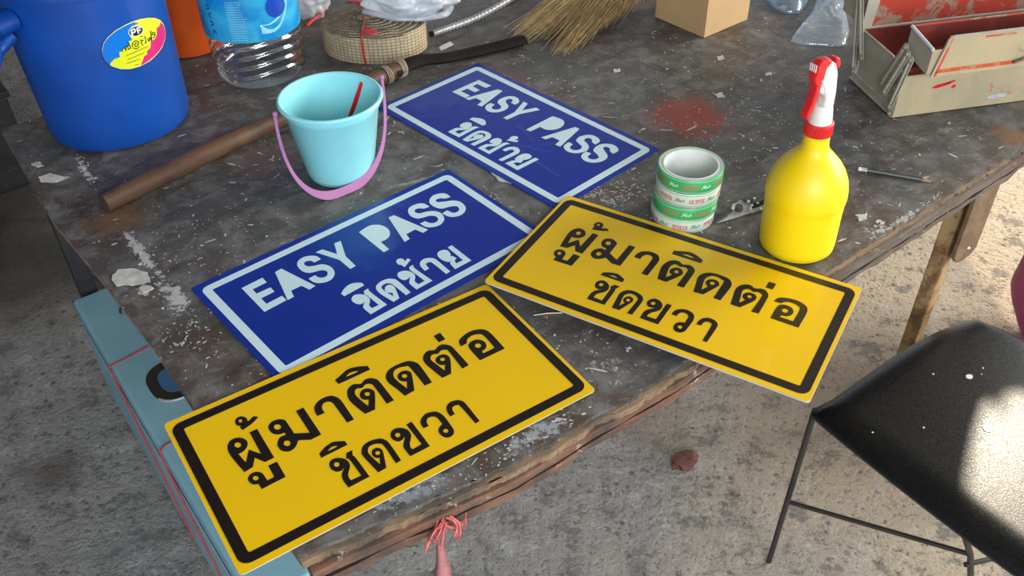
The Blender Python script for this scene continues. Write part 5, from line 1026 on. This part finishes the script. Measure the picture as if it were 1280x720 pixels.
# ------------------------------------------------------------------ black seat
zs = TZ - 0.25; A_ = at(1013, 505, zs); B_ = at(1219, 372, zs); A_.z = B_.z = 0; u = (B_ - A_).normalized(); v = Vector((u.y, -u.x, 0)); W_, D_ = (B_ - A_).length, 0.44
st = thing('stool', 'black padded metal-framed chair with a sunlit patch on the seat', 'chair', (A_.x, A_.y, 0), math.atan2(u.y, u.x))
bm = bmesh.new(); NU = 40; top = {}
def sq(i, j, inset, z):
    # rounded square footprint
    s, t_ = i / NU * 2 - 1, j / NU * 2 - 1
    k_ = 1 + 0.0; cc_ = 0.05 + 0.18 * (0.5 + 0.5 * s); x = s * math.sqrt(1 - cc_ * t_ * t_); y = t_ * math.sqrt(1 - cc_ * s * s)
    x = x * (W_ / 2 - inset); y = y * (D_ / 2 - inset); return Vector((W_ / 2 + x, -D_ / 2 + y, z))
for j in range(NU + 1):
    for i in range(NU + 1):
        e = min(i, NU - i, j, NU - j) / NU * 0.44
        z = zs - 0.016 + 0.016 * (1 - max(0, 1 - e / 0.045) ** 2) + 0.010 * (math.sin(math.pi * i / NU) * math.sin(math.pi * j / NU)) ** 0.7 - 0.004
        top[i, j] = bm.verts.new(sq(i, j, 0.0, z))
for j in range(NU):
    for i in range(NU): bm.faces.new((top[i, j], top[i + 1, j], top[i + 1, j + 1], top[i, j + 1]))
loop_ = [(i, 0) for i in range(NU)] + [(NU, j) for j in range(NU)] + [(i, NU) for i in range(NU, 0, -1)] + [(0, j) for j in range(NU, 0, -1)]
prev = [top[k_] for k_ in loop_]
for ins, z in ((-0.0015, zs - 0.027), (0.0, zs - 0.034), (0.004, zs - 0.037), (0.012, zs - 0.038)):
    cur = [bm.verts.new(sq(i, j, ins, z)) for i, j in loop_]
    for k_ in range(len(cur)): l = (k_ + 1) % len(cur); bm.faces.new((prev[k_], prev[l], cur[l], cur[k_]))
    prev = cur
bm.faces.new(prev); obj('seat', bm, M['seat'], st, smooth='all')
inv = Matrix.Rotation(-math.atan2(u.y, u.x), 4, 'Z') @ Matrix.Translation((-A_.x, -A_.y, 0))
def rod(name, P_, r=0.0055, par=None): bm = bmesh.new(); tube(bm, [inv @ Vector(q) for q in P_], r, 10); return obj(name, bm, M['legmetal'], par or st, smooth=True)
l1t = at(1019, 512, zs - 0.03); l1b = at(961, 702, 0.004); rod('leg', [l1t, l1b]); 
l2t = at(1196, 636, zs - 0.042); l2m = at(1213, 693, TZ - 0.44); l2b = l2m + (l2m - l2t) * 1.3; l2b.z = 0.004; rod('leg', [l2t, l2m, l2b])
fr_ = l1t.lerp(l1b, 0.57); rod('cross_bar', [at(988, 628, fr_.z), l2m], 0.0045)
c3 = Vector((A_.x, A_.y, 0)) + u * (W_ - 0.04) + v * 0.04; c4 = Vector((A_.x, A_.y, 0)) + u * (W_ - 0.04) + v * (D_ - 0.04)
rod('leg', [c3 + Vector((0, 0, zs - 0.04)), c3 + v * 0.1 + Vector((0, 0, 0.004))]); rod('leg', [c4 + Vector((0, 0, zs - 0.04)), c4 + Vector((0, 0, 0.004))])
rod('cross_bar', [l2m + Vector((0, 0, -0.03)), c4 + Vector((0, 0, 0.22))], 0.0045); rod('under_frame', [l1t + Vector((0, 0, -0.004)), l2t + Vector((0, 0, -0.004)), c4 + Vector((0, 0, zs - 0.042)), c3 + Vector((0, 0, zs - 0.042)), l1t + Vector((0, 0, -0.004))], 0.005)
def seatz(q):
    s = (q - A_).dot(u) / W_; t_ = (q - A_).dot(v) / D_; return zs - 0.004 + 0.010 * (max(0, math.sin(math.pi * s)) * max(0, math.sin(math.pi * t_))) ** 0.7
for px, py, r_ in ((1211, 473, 0.0055), (1233, 538, 0.0085), (1166, 469, 0.0016), (1228, 462, 0.0014), (1154, 536, 0.0015), (1091, 540, 0.0013), (1226, 470, 0.0012)):
    q = at(px, py, zs); bm = bmesh.new(); c_ = inv @ Vector((q.x, q.y, seatz(q))); n = 9
    vs_ = [(c_.x + r_ * math.cos(2 * math.pi * i / n) * R.uniform(.8, 1.1) * 1.2, c_.y + r_ * math.sin(2 * math.pi * i / n) * R.uniform(.8, 1.1), c_.z) for i in range(n)]; slab(bm, vs_, (0, 0, 1), 0.0009); obj('paint_drop', bm, M['seatspot'], st)

# ------------------------------------------------------------------ magenta sack, brick bits, dim things at the left
q = at(1380, 356, 0.22); bm = bmesh.new(); sphere_blob(bm, (q.x, q.y, 0.24), (0.185, 0.185, 0.26), 4, 0.10, 2.2, 3, 0.001); o = obj('cloth_sack', bm, M['magenta'], smooth='all'); tag(o, 'magenta cloth sack on the floor at the right edge beyond the black seat', 'sack')
q = Fl(857, 574, 0.012); bm = bmesh.new(); v_ = sphere_blob(bm, (0, 0, 0.010), (0.036, 0.024, 0.014), 2, 0.45, 1.6, 5, 0.0005); o = obj('brick_shard', bm, M['brick'], loc=(q.x, q.y, 0), rot=(0, 0, 0.55)); tag(o, 'red-brown broken brick shard on the floor below the table edge', 'rubble')
def pebble(px, py, s, lab):
    q = Fl(px, py, 0.004); bm = bmesh.new(); sphere_blob(bm, (0, 0, s * 0.4), (s, s * 0.7, s * 0.5), 2, 0.4, 2, px, 0.0003); o = obj('pebble', bm, M['darksteel'] if s < 0.007 else M['brick'], loc=(q.x, q.y, 0), rot=(0, 0, px)); tag(o, lab, 'pebble')
pebble(228, 638, 0.007, 'small pale stone on the floor beside the blue-grey cabinet')
tq = at(2, 312, 0.15); bm = bmesh.new(); lathe(bm, [(0, 0.002), (0.085, 0.001), (0.09, 0.005), (0.10, 0.15), (0.104, 0.155), (0.104, 0.165), (0.098, 0.165), (0.086, 0.01), (0, 0.01)], 40); o = obj('teal_basin', bm, M['tealp'], smooth=True, loc=(tq.x - 0.165, tq.y, 0)); tag(o, 'teal plastic pot in the dark at the left edge', 'pot')
# rubble heap on the floor beside the dark leg
rb = at(132, 345, 0.03)
for i, (dx, dy, s) in enumerate(((0, 0, .035), (.05, .02, .028), (.02, .06, .03), (-.03, .07, .024), (.07, .08, .03), (.09, -.02, .02))):
    bm = bmesh.new(); sphere_blob(bm, (0, 0, s * 0.5), (s, s * 0.8, s * 0.6), 2, 0.5, 1.8, i * 3, 0.0005); o = obj('rubble_stone', bm, M['rub'] if 'rub' in M else M.setdefault('rub', basic('grey_rubble', (0.14, 0.135, 0.12), 0.95, var=0.3, vs_=30)), loc=(rb.x + dx, rb.y + dy, 0), rot=(0, 0, i)); tag(o, ('largest', 'second', 'farther', 'leftmost', 'farthest', 'rightmost')[i] + ' grey rubble lump on the floor between the blackened leg and the cabinet', 'rubble', 'rubble beside the table leg')

bx0 = Fl(-30, 250); bm = bmesh.new(); box(bm, (0, 0, 0.15), (0.50, 0.42, 0.30)); o = obj('occluder_body', bm, M['legblack'], bevel=0.006)  # dark box added as an occluder to fill the black area
cr = thing('dark_occluder', 'black crate added for the dark area at the left edge behind the table corner', 'occluder', (bx0.x - 0.16, bx0.y + 0.12, 0), math.radians(37)); o.parent = cr
bm = bmesh.new(); box(bm, (0, 0, 0.312), (0.52, 0.44, 0.02)); obj('lid', bm, M['legblack'], cr, bevel=0.004)

for px, py, a_ in ((690, 566, 7), (700, 560, 5), (672, 576, 5), (720, 545, 6), (860, 468, 5), (872, 462, 6), (470, 690, 7), (655, 583, 4)):
    c_ = at(px, py, TZ - 0.040) ; q = c_ ; bm = bmesh.new(); P_ = []
    for k_ in range(9): t_ = 2 * math.pi * k_ / 9; P_.append(q + fdir * (0.001 * a_ * math.cos(t_) * R.uniform(.7, 1.2)) + Vector((0, 0, 0.0022 * math.sin(t_) * R.uniform(.7, 1.2))))
    slab(bm, P_, odir, 0.004); obj('bare_wood_chip', bm, M['stickw'], tbl)
